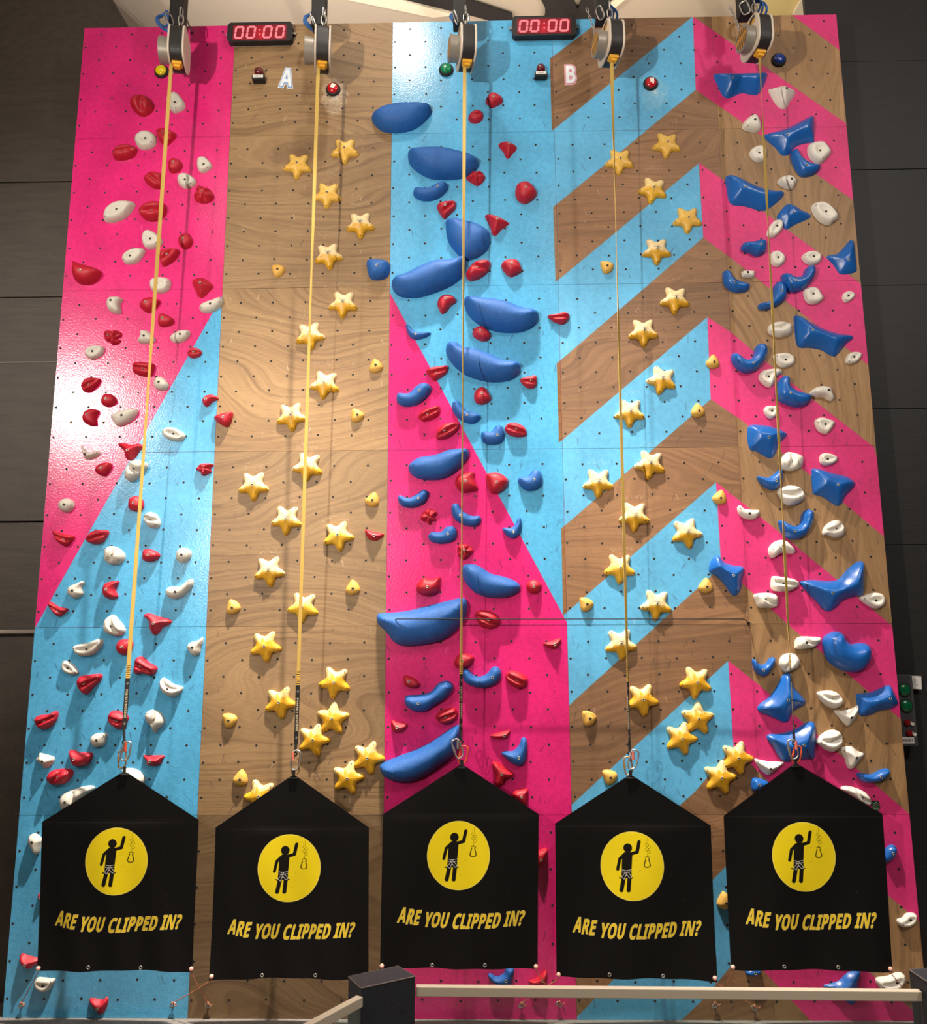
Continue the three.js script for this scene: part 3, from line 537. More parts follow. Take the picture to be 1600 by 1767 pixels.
// star-shaped holds: yellow resin, worn and chalked in four ways
function starTex(look) {
  return canvasTex(256, 256, (g, W) => {
    g.fillStyle = ['#c8951e', '#d6a844', '#d4a42c', '#d29c22'][look]; g.fillRect(0, 0, W, W);
    for (let i = 0; i < 900; i++) { g.fillStyle = `rgba(${i % 3 ? '150,98,10' : '236,200,110'},${rr(0.03, 0.16)})`; g.fillRect(rr(0, W), rr(0, W), rr(2, 9), rr(2, 9)); }
    // rubbed-in chalk on the top arms, with a torn edge
    const edge = (x) => W * ([0.52, 0.46, 0.44, 0.40][look]) + Math.abs(x - 128) * [0.10, -0.05, 0.1, -0.1][look] + n2(x * 0.03, look * 9) * 14 + n2(x * 0.13, look * 5) * 6;
    const cream = ['226,206,166', '224,190,112', '228,204,150', '230,204,144'][look];
    for (let x = 0; x < W; x += 1) { const e = edge(x); g.fillStyle = `rgba(${cream},${look === 1 ? 0.55 : 0.9})`; g.fillRect(x, 0, 1, e - rr(0, 10)); for (let k = 0; k < 3; k++) g.fillRect(x, e + rr(-6, 8), 1, rr(1, 4)); }
    if (look === 3) { g.fillStyle = '#d29c20'; g.beginPath(); for (let k = 0; k < 10; k++) { const a = Math.PI / 2 + 0.3 + k * Math.PI / 5, r = k % 2 ? 30 : 74; g[k ? 'lineTo' : 'moveTo'](128 + Math.cos(a) * r, 128 + Math.sin(a) * r); } g.fill(); }
    g.strokeStyle = 'rgba(110,70,12,0.5)'; g.lineWidth = 2; for (let k = 0; k < 5; k++) { const a = Math.PI / 2 + k * Math.PI * 0.4; g.beginPath(); g.moveTo(128 + Math.cos(a) * 18, 128 + Math.sin(a) * 18); g.lineTo(128 + Math.cos(a + rr(-0.1, 0.1)) * 70, 128 + Math.sin(a) * 70); g.stroke(); }
    if (look === 0) for (let i = 0; i < 120; i++) { g.fillStyle = `rgba(88,84,82,${rr(0.1, 0.45)})`; g.fillRect(128 + rr(-30, 30) * rnd() * 1.4, 112 + rr(-24, 20) * rnd(), rr(2, 8), rr(1, 5)); }
    if (look === 0 || look === 3) for (let i = 0; i < 12; i++) { g.strokeStyle = `rgba(60,36,8,${rr(0.2, 0.6)})`; g.lineWidth = rr(1, 3); const x = 128 + rr(-60, 60), y = rr(130, 205); g.beginPath(); g.moveTo(x, y); g.lineTo(x + rr(-14, 14), y + rr(-8, 14)); g.stroke(); }
  });
}
const STARM = [0, 1, 2, 3].map((k) => mat(0xffffff, 0.42, { map: starTex(k) }));
const CHALK = ['half-white worn', 'evenly yellow', 'cream-topped', 'cream-edged'];
const laneCount = [0, 0, 0, 0, 0, 0];
[...STARS].sort((a, b) => a[1] - b[1]).forEach(([px, py, turn, look]) => {
  const lane = px < 700 ? 2 : 4, n = ++laneCount[lane], D = 0.05, c = atZ(px, py, D), R0 = 0.112, a0 = -Math.PI / 2 + turn * Math.PI / 180;
  const P = []; for (let k = 0; k < 40; k++) { const a = k / 40 * Math.PI * 2, r = R0 * (0.6 + 0.4 * Math.pow(0.5 + 0.5 * Math.cos(5 * a), 1.45)); P.push([Math.cos(a + a0) * r, Math.sin(a + a0) * r]); }
  const hgt = (x, y, t) => { const q = Math.hypot(x, y) / R0; return D * (0.42 * round(Math.min(1, t * 3.2)) + 0.22 * t + 0.36 * Math.max(0, 1 - q)); };
  const R = relief(P, hgt, 240, 2, (x, y) => [x / 0.24 + 0.5, y / 0.24 + 0.5]); R.top = [0, 0, R.h(0, 0)];
  const o = thing('star_hold', `yellow ${CHALK[look]} star-shaped hold on ${paintAt(c.x, c.y)}, ${ordinal(n)} star from top, ${LANE[lane]}`, 'climbing hold', [c.x, c.y, 0], `yellow stars of the ${LANE[lane]}`);
  part('body', R.g, STARM[look], o);
  fastenings(o, R, false, [0, 1, 2, 3, 4].map((k) => { const a = a0 + k * Math.PI * 0.4; return [Math.cos(a) * R0 * 0.86, Math.sin(a) * R0 * 0.86]; }));
});
const nubCount = [0, 0, 0, 0, 0, 0];
[...NUBS].sort((a, b) => a[1] - b[1]).forEach(([px, py, turn]) => {
  const lane = px < 700 ? 2 : 4, n = ++nubCount[lane], c = atZ(px, py, 0.012);
  const P = [[-0.04, 0.026], [-0.028, 0.036], [0.004, 0.036], [0.034, 0.022], [0.04, 0.0], [0.026, -0.028], [0.0, -0.042], [-0.022, -0.036], [-0.034, -0.006]].map(([x, y]) => [x * 1.22, y * 1.22]).map(([x, y]) => [x * Math.cos(-turn * 1.6) - y * Math.sin(-turn * 1.6), x * Math.sin(-turn * 1.6) + y * Math.cos(-turn * 1.6)]);
  const R = relief(P, SHAPES.d(0.034), 90);
  const o = thing('climbing_hold', `small yellow wedge climbing hold on ${paintAt(c.x, c.y)}, ${ordinal(n)} wedge from top, ${LANE[lane]}`, 'climbing hold', [c.x, c.y, 0], `yellow wedges of the ${LANE[lane]}`);
  part('body', R.g, HM.nub, o); fastenings(o, R, true, []);
});
// ---------- hall: floor, ceiling, black walls ----------
const carpetTex = noiseTex(256, (u, v) => 0.62 + 0.14 * n2(u * 90, v * 90) + 0.1 * n2(u * 34, v * 34)); carpetTex.repeat.set(14, 13);
struct('floor', box(14.4, 0.2, 13.7, 0, -0.1, 4.35), mat(0x8f8a84, 0.95, { map: carpetTex, bumpMap: carpetTex, bumpScale: 0.003 }), 'light grey carpeted floor at the foot of the wall');
const plaster = mat(0xb8aa9a, 0.9), plasterLit = mat(0xe6d9c2, 0.9), plasterLitWarm = mat(0xdcc68a, 0.9), blackPaint = mat(0x241f20, 0.85);  // the two paler plasters have the ceiling light painted into their colour
const CEIL = ROOM.h;
const ceil = structGroup('ceiling', 'pale ceiling with black stripes and facets in painted light and shade above the wall');
part('ceiling_slab', box(14.4, 0.2, 13.7, 0, CEIL + 0.1, 4.35), plaster, ceil);
function ceilingBoard(name, px, m, drop, thick = 0.03) {
  const q = px.map(([x, y]) => atY(x, y, CEIL - drop - thick)), s = new THREE.Shape(q.map((p) => new THREE.Vector2(p.x, -p.z)));
  const g = new THREE.ExtrudeGeometry(s, { depth: thick, bevelEnabled: false }).rotateX(-Math.PI / 2).translate(0, CEIL - drop - thick, 0);
  return part(name, g, m, ceil);
}
ceilingBoard('lit_tone_board', [[520, -40], [620, -40], [700, 3], [785, 26], [748, 31], [600, 0]], plasterLit, 0.05);  // brightly lit facet, its light put into the board colour
ceilingBoard('black_stripe', [[640, -40], [690, -40], [798, -6], [808, 1], [884, 26], [890, 60], [860, 40], [808, 26], [698, 0]], blackPaint, 0.03);
ceilingBoard('black_stripe', [[905, -60], [960, -60], [997, 17], [1035, -60], [1075, -60], [1040, 40], [1030, 70], [930, 70], [941, 27], [941, 14], [934, 0]], blackPaint, 0.04);
ceilingBoard('lit_tone_board', [[1120, -60], [1150, -60], [1052, 22], [1044, 17]], plasterLit, 0.05);
ceilingBoard('lit_tone_board', [[1330, -40], [1425, -40], [1412, 0], [1412, 60], [1300, 60], [1312, 0]], plasterLitWarm, 0.05);  // warm light on the ceiling painted as a yellower board
ceilingBoard('light_shade_facet', [[1400, -30], [1412, -30], [1389, 26], [1368, 26]], plasterLit, 0.09);  // brighter band of light painted as a paler facet
ceilingBoard('light_shade_facet', [[150, -60], [172, -60], [195, 0], [248, 50], [258, 60], [226, 60]], mat(0x8f8075, 0.9), 0.05);  // shaded facet, its shade put into the darker colour
struct('wall_rear', box(14.4, CEIL, 0.2, 0, CEIL / 2, ROOM.z0 - 0.1), mat(0xb5a89a, 0.9), 'plain wall behind the climbing wall');
struct('wall_west', box(0.2, CEIL, 13.3, ROOM.x0 - 0.1, CEIL / 2, 4.35), mat(0x3a3633, 0.85), 'dark painted side wall of the hall on the left');
struct('wall_east', box(0.2, CEIL, 13.3, ROOM.x1 + 0.1, CEIL / 2, 4.35), mat(0x3a3633, 0.85), 'dark painted side wall of the hall on the right');
struct('wall_front', box(14.4, CEIL, 0.2, 0, CEIL / 2, ROOM.z1 + 0.1), mat(0x6f6862, 0.9), 'far wall of the hall facing the climbing wall');
const scuffTex = (base, lit) => canvasTex(512, 512, (g, W) => {
  const im = g.createImageData(W, W);
  for (let j = 0; j < W; j++) for (let i = 0; i < W; i++) { const k = 4 * (j * W + i), m = 1 + 0.16 * fbm(i / 60, j / 45, 4) + 0.1 * n2(i / 3, j / 3); for (let c = 0; c < 3; c++) im.data[k + c] = base[c] * m; im.data[k + 3] = 255; }
  g.putImageData(im, 0, 0);
  for (let i = 0; i < 60; i++) { g.strokeStyle = `rgba(${lit},${rr(0.05, 0.3)})`; g.lineWidth = rr(0.5, 1.6); const x = rr(0, W), y = rr(0, W); g.beginPath(); g.moveTo(x, y); g.lineTo(x + rr(-26, 26), y + rr(-10, 10)); g.stroke(); }
});
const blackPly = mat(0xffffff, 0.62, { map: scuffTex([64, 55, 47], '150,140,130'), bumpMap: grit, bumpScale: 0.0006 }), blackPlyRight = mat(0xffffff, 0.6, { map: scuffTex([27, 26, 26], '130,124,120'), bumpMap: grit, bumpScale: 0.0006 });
const pale = mat(0x8d8075, 0.7);
const wl = structGroup('wall_left', 'black boarded wall left of the climbing wall');
{ const zb = -0.3, ys = [-60, 132, 315, 513, 626.5, 900, 1092, 1800].map((y) => atZ(60, y, zb).y); ys[0] = CEIL; ys[7] = 0;
  const proud = [0, 0.012, 0.004, 0.0, 0.016, -0.02, 0.06];
  for (let i = 0; i < 7; i++) {
    const h = ys[i] - ys[i + 1];
    if (i === 0) { // top board stops at the slanting ceiling
      const a = atZ(195, 0, zb), b = atZ(224, 50, zb), sl = (a.x - b.x) / (a.y - b.y), s = new THREE.Shape([[-7, ys[1] + 0.004], [-2.6, ys[1] + 0.004], [b.x + sl * (ys[1] - b.y) > -2.6 ? -2.6 : -2.6, b.y - 0.4], [b.x, b.y], [b.x + sl * (CEIL - b.y), CEIL - 0.01], [-7, CEIL - 0.01]].map((p) => new THREE.Vector2(...p)));
      const g = new THREE.ExtrudeGeometry(s, { depth: 0.03, bevelEnabled: false }); part('board', g, blackPly, wl, [0, 0, zb - 0.03]); continue; }
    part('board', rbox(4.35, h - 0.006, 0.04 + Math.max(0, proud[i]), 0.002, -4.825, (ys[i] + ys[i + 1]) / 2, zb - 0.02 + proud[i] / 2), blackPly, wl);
  }
  part('joint_strip', box(4.35, 0.006, 0.02, -4.825, ys[4], zb + 0.012), pale, wl);
  part('pad_edge', rbox(4.3, 0.03, 0.1, 0.012, -4.85, ys[6] + 0.004, zb + 0.055), pale, wl);
}
const wr = structGroup('wall_right', 'black boarded wall right of the climbing wall');
{ const zb = -0.3, ys = [-60, 105, 292, 492, 705, 940, 1198, 1500, 1800].map((y) => atZ(1560, y, zb).y); ys[0] = CEIL; ys[8] = 0;
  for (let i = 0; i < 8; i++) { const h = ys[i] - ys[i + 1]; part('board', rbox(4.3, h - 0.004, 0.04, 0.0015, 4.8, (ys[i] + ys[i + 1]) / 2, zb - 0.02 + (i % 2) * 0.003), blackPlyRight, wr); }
}
// ---------- floodlights and added fill panels (outside the frame) ----------
FLOODS.forEach((f) => {
  const o = thing('floodlight', f.label, 'lamp', f.p, 'hall floodlights'), to = V3(...f.t).sub(V3(...f.p)).normalize();
  const q = new THREE.Quaternion().setFromUnitVectors(V3(0, 0, 1), to);
  const body = part('housing', rbox(0.2, 0.2, 0.1, 0.02, 0, 0, -0.06), mat(0x141414, 0.6), o); body.quaternion.copy(q);
  const lens = part('lens', new THREE.CircleGeometry(0.09, 24), new THREE.MeshStandardMaterial({ color: 0x111111, emissive: f.c, emissiveIntensity: 9 }), o); lens.quaternion.copy(q); lens.position.copy(to).multiplyScalar(-0.006);
  part('hanger', box(0.03, CEIL - f.p[1] - 0.1, 0.03, 0, (CEIL - f.p[1] + 0.1) / 2, 0), mat(0x1a1a1a, 0.6), o).position.copy(to).multiplyScalar(-0.08);
  const L = new THREE.SpotLight(f.c, f.cd, 0, f.a, f.pen, 2); L.position.copy(to).multiplyScalar(0.02); L.target.position.set(...f.t); L.castShadow = true; L.shadow.radius = f.r; L.shadow.mapSize.set(2048, 2048); L.name = 'beam'; o.add(L); scene.add(L.target); L.target.name = 'beam_target';
});
FILL_PANELS.forEach(([x, z], i) => {  // fill lamps added to lift the shadows on the wall
  const o = thing('added_fill_light', `added unseen fill light panel behind the viewer, ${i ? 'right' : 'left'} one`, 'lamp', [x, CEIL - 0.06, z], 'added fill panels');
  part('frame', rbox(2.5, 0.05, 2.5, 0.01, 0, 0.025, 0), mat(0xdddddd, 0.5), o);
  part('diffuser', box(2.4, 0.01, 2.4, 0, -0.006, 0), new THREE.MeshStandardMaterial({ color: 0xffffff, emissive: 0xfff3e4, emissiveIntensity: 0.6 }), o);
  const L = new THREE.RectAreaLight(0xfff3e4, FILL_I, 2.4, 2.4); L.position.set(0, -0.02, 0); L.rotation.x = -Math.PI / 2; L.name = 'fill_glow'; o.add(L);
});
{ // added uplights, hidden behind the wall top to brighten the ceiling
  [[-1.6, 0xfff4ea, 'left'], [1.35, 0xfff0d8, 'right']].forEach(([x, c, w]) => {
    const o = thing('added_uplight', `long added uplight hidden behind the wall top, ${w} one`, 'lamp', [x, 7.2, -1.0], 'added uplights');
    part('trough', rbox(2.6, 0.06, 0.2, 0.01, 0, -0.03, 0), mat(0x888888, 0.6), o);
    part('diffuser', box(2.5, 0.01, 0.15, 0, 0.006, 0), new THREE.MeshStandardMaterial({ color: 0xffffff, emissive: c, emissiveIntensity: 1 }), o);
    part('support', rbox(2.4, 0.04, 0.9, 0.004, 0, -0.09, 0.42), mat(0x2a2420, 0.9), o);
    const L = new THREE.RectAreaLight(c, UPLIGHT_I, 2.5, 0.15); L.position.set(0, 0.02, 0); L.rotation.x = Math.PI / 2; L.name = 'uplight_glow'; o.add(L);
  });
}
// ---------- auto belays, straps, gates ----------
const M = {
  black: mat(0x161414, 0.7), blackPlastic: mat(0x201d1d, 0.55), cream: mat(0xcdbfae, 0.5), drum: mat(0x8d867b, 0.45, { metalness: 0.3 }), yellowP: mat(0xe0a326, 0.5), steel: mat(0xb8b4ad, 0.32, { metalness: 0.85 }),
  brass: mat(0xb98f64, 0.4, { metalness: 0.6 }), orange: mat(0xd9562e, 0.45, { metalness: 0.3 }), rose: mat(0xc56a5c, 0.45), sling: mat(0x2f5f9e, 0.8), cord: mat(0xb5714f, 0.8), bead: mat(0xe0a596, 0.6), dark: mat(0x1b1919, 0.7), strut: mat(0x6c625a, 0.5, { metalness: 0.5 }),
};
const webTex = canvasTex(64, 128, (g) => { g.fillStyle = '#bb9c4a'; g.fillRect(0, 0, 64, 128); for (let i = 0; i < 128; i += 2) { g.fillStyle = i % 4 ? 'rgba(120,84,20,0.25)' : 'rgba(255,230,160,0.2)'; g.fillRect(0, i, 64, 1); } g.fillStyle = 'rgba(110,76,16,0.45)'; g.fillRect(14, 0, 2, 128); g.fillRect(48, 0, 2, 128); });
const webM = mat(0xffffff, 0.75, { map: webTex });
const stitchTex = canvasTex(32, 128, (g) => { g.fillStyle = '#cda23f'; g.fillRect(0, 0, 32, 128); g.fillStyle = '#191512'; for (let i = 0; i < 6; i++) g.fillRect(i % 2 ? 0 : 4, 6 + i * 21, 28, 7); });
const sleeveTex = canvasTex(96, 1024, (g) => {
  g.fillStyle = '#100e0d'; g.fillRect(0, 0, 96, 1024); g.save(); g.translate(48, 512); g.rotate(Math.PI / 2); g.fillStyle = '#cdbf9a'; g.font = 'bold 62px sans-serif'; g.textAlign = 'center'; g.textBaseline = 'middle'; g.scale(1.08, 1); g.fillText('PERFECT DESCENT', 0, 2, 640); g.lineWidth = 6; g.strokeStyle = '#8b8272'; for (const s of [-1, 1]) { g.beginPath(); g.arc(s * 372, 0, 20, 0, 7); g.stroke(); g.beginPath(); g.arc(s * 372, 0, 8, 0, 7); g.stroke(); } g.restore();
});
const sleeveM = mat(0xffffff, 0.7, { map: sleeveTex }), stitchM = mat(0xffffff, 0.75, { map: stitchTex });
function ribbon(path, w, thick = 0.0022, uvRepeat = 6) {   // path: [point, twist]
  const pos = [], uv = [], idx = [], n = path.length; let len = 0;
  path.forEach(([p, a], i) => {
    if (i) len += p.distanceTo(path[i - 1][0]);
    const u = V3(Math.cos(a), 0, -Math.sin(a)).multiplyScalar(w / 2), k = V3(Math.sin(a), 0, Math.cos(a)).multiplyScalar(thick / 2);
    const c = [p.clone().sub(u).add(k), p.clone().add(u).add(k), p.clone().add(u).sub(k), p.clone().sub(u).sub(k)];
    for (let f = 0; f < 4; f++) { const A = c[f], B = c[(f + 1) % 4]; pos.push(...A.toArray(), ...B.toArray()); const q = uvRepeat ? len * uvRepeat : i / (n - 1); uv.push(f === 2 ? 1 : 0, 1 - q, f === 2 ? 0 : 1, 1 - q); }
  });
  for (let i = 0; i < n - 1; i++) for (let f = 0; f < 4; f++) { const a = i * 8 + f * 2, b = a + 8; idx.push(a, b, a + 1, a + 1, b, b + 1); }
  const g = new THREE.BufferGeometry(); g.setAttribute('position', new THREE.Float32BufferAttribute(pos, 3)); g.setAttribute('uv', new THREE.Float32BufferAttribute(uv, 2)); g.setIndex(idx); g.computeVertexNormals(); return g;
}
function link(r, h, wire, n = 28) { const pts = []; for (let i = 0; i < 14; i++) { const a = i / 14 * Math.PI * 2; pts.push(V3(Math.cos(a) * r, Math.sin(a) * r + Math.sign(Math.sin(a)) * h, 0)); } return tube(pts, wire, n, 6, true); }
function karabiner(w, h, wire) { return merge([tube([V3(-w * 0.35, -h / 2, 0), V3(w * 0.1, -h / 2 + 0.001, 0), V3(w * 0.42, -h * 0.36, 0), V3(w / 2, h * 0.2, 0), V3(w * 0.4, h * 0.44, 0), V3(0, h / 2, 0), V3(-w * 0.42, h * 0.42, 0), V3(-w / 2, h * 0.2, 0), V3(-w / 2, -h * 0.3, 0)], wire, 40, 7, true), cyl(wire * 1.5, wire * 1.5, h * 0.34, 10).translate(-w / 2, 0, 0)]); }
const NUM = ['', 'leftmost', 'second from left', 'middle', 'fourth from left', 'rightmost'];
const LANES = [null,
  { dev: [297, 62], top: [296.5, 96], end: [222, 1147], ss: 1170, sb: 1258, tip: [215, 1330], w: [[96, 7], [400, 6], [500, 5], [620, 2], [720, 1.5], [800, 3], [1000, 5], [1147, 6]] },
  { dev: [551, 62], top: [550, 96], end: [515, 1158], ss: 1182, sb: 1284, tip: [507, 1336], w: [[96, 7], [300, 6], [450, 2], [550, 1.5], [600, 3], [750, 5], [1158, 5]] },
  { dev: [804, 59], top: [802, 94], end: [796, 1140], ss: 1163, sb: 1262, tip: [797, 1318], w: [[94, 7], [300, 5.5], [480, 3], [600, 1.8], [950, 1.8], [1140, 4]] },
  { dev: [1060, 51], top: [1055, 86], end: [1083, 1151], ss: 1176, sb: 1282, tip: [1088, 1336], w: [[86, 7], [250, 4], [360, 1.5], [460, 2], [560, 4], [800, 6], [1100, 5], [1151, 3]] },
  { dev: [1317, 42], top: [1310, 76], end: [1363, 1128], ss: 1152, sb: 1266, tip: [1373, 1316], w: [[76, 7], [130, 4], [180, 2], [260, 6], [340, 6], [400, 3], [520, 6], [620, 4], [760, 6], [870, 3], [960, 6], [1080, 5], [1128, 2]] }];
const labelTex = canvasTex(128, 128, (g) => { g.fillStyle = '#2a2420'; g.fillRect(0, 0, 128, 128); g.strokeStyle = '#e0a02c'; g.lineWidth = 9; for (let i = -3; i < 7; i++) { g.beginPath(); g.moveTo(i * 26, 128); g.lineTo(i * 26 + 70, 0); g.stroke(); } g.fillStyle = '#e0a02c'; g.fillRect(0, 50, 128, 6); });
const labelM = mat(0xffffff, 0.6, { map: labelTex });
const roundRect = (w, h, r) => { const s = new THREE.Shape(), a = w / 2, b = h / 2; s.moveTo(-a + r, -b); s.lineTo(a - r, -b); s.quadraticCurveTo(a, -b, a, -b + r); s.lineTo(a, b - r); s.quadraticCurveTo(a, b, a - r, b); s.lineTo(-a + r, b); s.quadraticCurveTo(-a, b, -a, b - r); s.lineTo(-a, -b + r); s.quadraticCurveTo(-a, -b, -a + r, -b); return s; };
const slab = (s, d, bev = 0.004) => new THREE.ExtrudeGeometry(s, { depth: d - 2 * bev, bevelEnabled: true, bevelThickness: bev, bevelSize: bev, bevelSegments: 2, curveSegments: 10 }).translate(0, 0, -d / 2 + bev).rotateY(Math.PI / 2);
for (let k = 1; k <= 5; k++) {
  const L = LANES[k], f = atZ(L.dev[0], L.dev[1], 0.5), zc = 0.36;
  const o = thing('auto_belay', `grey and black auto belay drum hanging over the ${LANE[k]}`, 'auto belay', [f.x, f.y, zc], 'auto belays along the wall top');
  o.rotation.y = 0.17;
  part('housing', slab(roundRect(0.26, 0.25, 0.09), 0.086, 0.006), M.blackPlastic, o);
  part('side_plate', slab(roundRect(0.272, 0.262, 0.095), 0.014, 0.004), M.cream, o, [0.05, 0, 0]);
  const lp = part('side_plate', slab(roundRect(0.272, 0.262, 0.095), 0.014, 0.004), M.cream, o, [-0.05, 0, 0]);
  part('warning_label', slab(roundRect(0.15, 0.05, 0.01), 0.002, 0.0005), labelM, lp, [-0.0082, 0.088, 0.02]);
  const dr = part('drum', cyl(0.092, 0.088, 0.07, 30).rotateZ(Math.PI / 2), M.drum, o, [-0.091, -0.03, 0.02]);
  part('warning_label', cyl(0.074, 0.074, 0.002, 24).rotateZ(Math.PI / 2), labelM, dr, [-0.0362, 0, 0]);
  part('nozzle', merge([rbox(0.07, 0.026, 0.06, 0.006, 0, -0.138, 0.03), rbox(0.045, 0.02, 0.04, 0.005, 0, -0.158, 0.03)]), M.yellowP, o);
  part('top_lug', merge([rbox(0.03, 0.05, 0.05, 0.006, 0, 0.145, 0)]), M.steel, o);
  // bracket arm out of the ceiling zone, carrying shackles and sling
  const by = f.y + 0.3;
  const br = thing('belay_bracket', `black bracket arm carrying the auto belay of the ${LANE[k]}`, 'bracket', [f.x, by, 0], 'belay bracket arms');
  part('post', rbox(0.1, CEIL - by + 0.05, 0.1, 0.006, -0.045, (CEIL - by - 0.05) / 2 - 0.03, 0.3), M.black, br);
  if (k === 1) { const a = atZ(304, -12, 0.12), b = atZ(331, 55, 0.02), d = b.clone().sub(a), st = part('strut', rbox(0.035, d.length(), 0.01, 0.002), M.strut, br, [(a.x + b.x) / 2 - f.x, (a.y + b.y) / 2 - by, 0.06]); st.quaternion.setFromUnitVectors(V3(0, 1, 0), d.normalize()); }
  const chain = thing('shackle_chain', `steel links holding up the auto belay of the ${LANE[k]}`, 'chain', [f.x + 0.0, f.y + 0.165, zc], 'shackle chains above the auto belays');
  for (let i = 0; i < 3; i++) part('link', link(0.017, 0.02, 0.0055).rotateY(i % 2 ? 0 : 1.35), M.steel, chain, [0, 0.018 + i * 0.062, 0]);
  const kb = thing('carabiner', `steel carabiner beside the blue sling above the ${LANE[k]}`, 'carabiner', [f.x - 0.075, f.y + 0.235, zc + 0.02], 'carabiners above the auto belays');
  part('frame', karabiner(0.055, 0.1, 0.005).rotateY(0.5 + k * 0.4).rotateZ(0.3), M.steel, kb);
  const sl = thing('backup_sling', `knotted blue webbing sling behind the auto belay of the ${LANE[k]}`, 'sling', atZ(L.dev[0] - 14, L.dev[1] - 30, 0.2).toArray(), 'blue backup slings');
  for (let i = 0; i < 3; i++) { const pts = []; for (let j = 0; j < 10; j++) { const a = j / 10 * 6.283; pts.push(V3(Math.cos(a) * (0.035 + 0.012 * i) + rr(-0.006, 0.006), Math.sin(a) * (0.06 + 0.008 * i) - 0.012 * i, Math.sin(a * 2 + i) * 0.02)); } part('loop', tube(pts, 0.0085, 50, 7, true).rotateZ(0.35 * (i - 1) + 0.2), M.sling, sl); }
  if (k >= 4) {
    const sc = thing('safety_chain', `thin steel chain hanging left of the auto belay of the ${LANE[k]}`, 'chain', [0, 0, 0], 'thin safety chains');
    const P = k === 4 ? [[1014, 18], [1021, 38], [1027, 57], [1033, 78]] : [[1261, 14], [1268, 30], [1275, 50], [1280, 70]];
    const cv = new THREE.CatmullRomCurve3(P.map(([x, y]) => atZ(x, y, 0.34)));
    for (let i = 0; i < 10; i++) { const p = cv.getPoint(i / 9); part('link', link(0.008, 0.011, 0.0028, 18).rotateY(i % 2 ? 1.4 : 0.1).rotateZ(0.3), M.steel, sc, p.toArray()); }
  }
  // webbing strap, twisting on its way down
  const st = thing('belay_strap', `yellow webbing strap with black lettered end, running down the ${LANE[k]}`, 'strap', [0, 0, 0], 'belay straps');
  const zTop = zc + 0.03, zEnd = 0.3, WPX = 7, WID = 0.0245;
  const zAt = (y) => zTop + (zEnd - zTop) * (y - L.top[1]) / (1300 - L.top[1]);
  const line = (y) => { const t = (y - L.top[1]) / (L.end[1] - L.top[1]); return L.top[0] + (L.end[0] - L.top[0]) * t; };
  const tw = (y) => { const A = L.w; for (let i = 0; i < A.length - 1; i++) if (y <= A[i + 1][0]) { const [y0, w0] = A[i], [y1, w1] = A[i + 1], f2 = (y - y0) / (y1 - y0); return Math.acos(Math.min(1, w0 / WPX)) * (1 - f2) + Math.acos(Math.min(1, w1 / WPX)) * f2; } return Math.acos(Math.min(1, A[A.length - 1][1] / WPX)); };
  const seg = (y0, y1, n) => { const r = []; for (let i = 0; i <= n; i++) { const y = y0 + (y1 - y0) * i / n; r.push([atZ(line(y), y, zAt(y)), tw(y)]); } return r; };
  part('webbing', ribbon(seg(L.top[1], L.end[1], 90), WID), webM, st);
  part('stitching', ribbon(seg(L.end[1], L.ss, 4), WID * 1.05, 0.006, 0), stitchM, st);
  part('lettered_sleeve', ribbon(seg(L.ss, L.sb, 14), WID * 1.12, 0.006, 0), sleeveM, st);
  const e = atZ(line(L.sb), L.sb, zAt(L.sb)), tip = atZ(L.tip[0], L.tip[1], 0.3), mid = e.clone().lerp(tip, 0.4);
  part('swivel', merge([tube([V3(0, 0.01, 0), e.clone().lerp(tip, 0.14).sub(e), e.clone().lerp(tip, 0.3).sub(e)], 0.0085, 10, 8), new THREE.TorusGeometry(0.011, 0.0045, 8, 16).translate(...e.clone().lerp(tip, 0.32).sub(e).toArray())]), M.dark, st, e.toArray());
  const k1 = thing('carabiner', `steel carabiner at the strap end of the ${LANE[k]}`, 'carabiner', e.clone().lerp(tip, 0.52).toArray(), 'carabiners at the strap ends');
  part('frame', karabiner(0.05, 0.115, 0.0052).rotateZ([0, -0.15, -0.1, 0.35, -0.25, 0.2][k]).translate([0, 0.016, 0.008, -0.022, 0.02, -0.014][k], 0, 0.012), M.steel, k1); part('sleeve', cyl(0.0085, 0.0085, 0.05, 12), [0, M.orange, M.rose, M.steel, M.rose, M.rose][k], k1, [[0, 0.012, -0.01, -0.02, 0.018, 0.006][k], 0.022, 0.014]);
  const k2 = thing('carabiner', `orange bronze carabiner joining the banner of the ${LANE[k]}`, 'carabiner', e.clone().lerp(tip, 0.72).toArray(), 'carabiners on the banner tips');
  part('frame', karabiner(0.046, 0.105, 0.005).rotateZ([0, 0.05, 0.1, -0.2, 0.1, -0.25][k]).translate([0, -0.014, 0.004, 0.012, -0.012, 0.012][k], 0, 0), k === 3 || k === 5 ? M.orange : M.brass, k2);
}
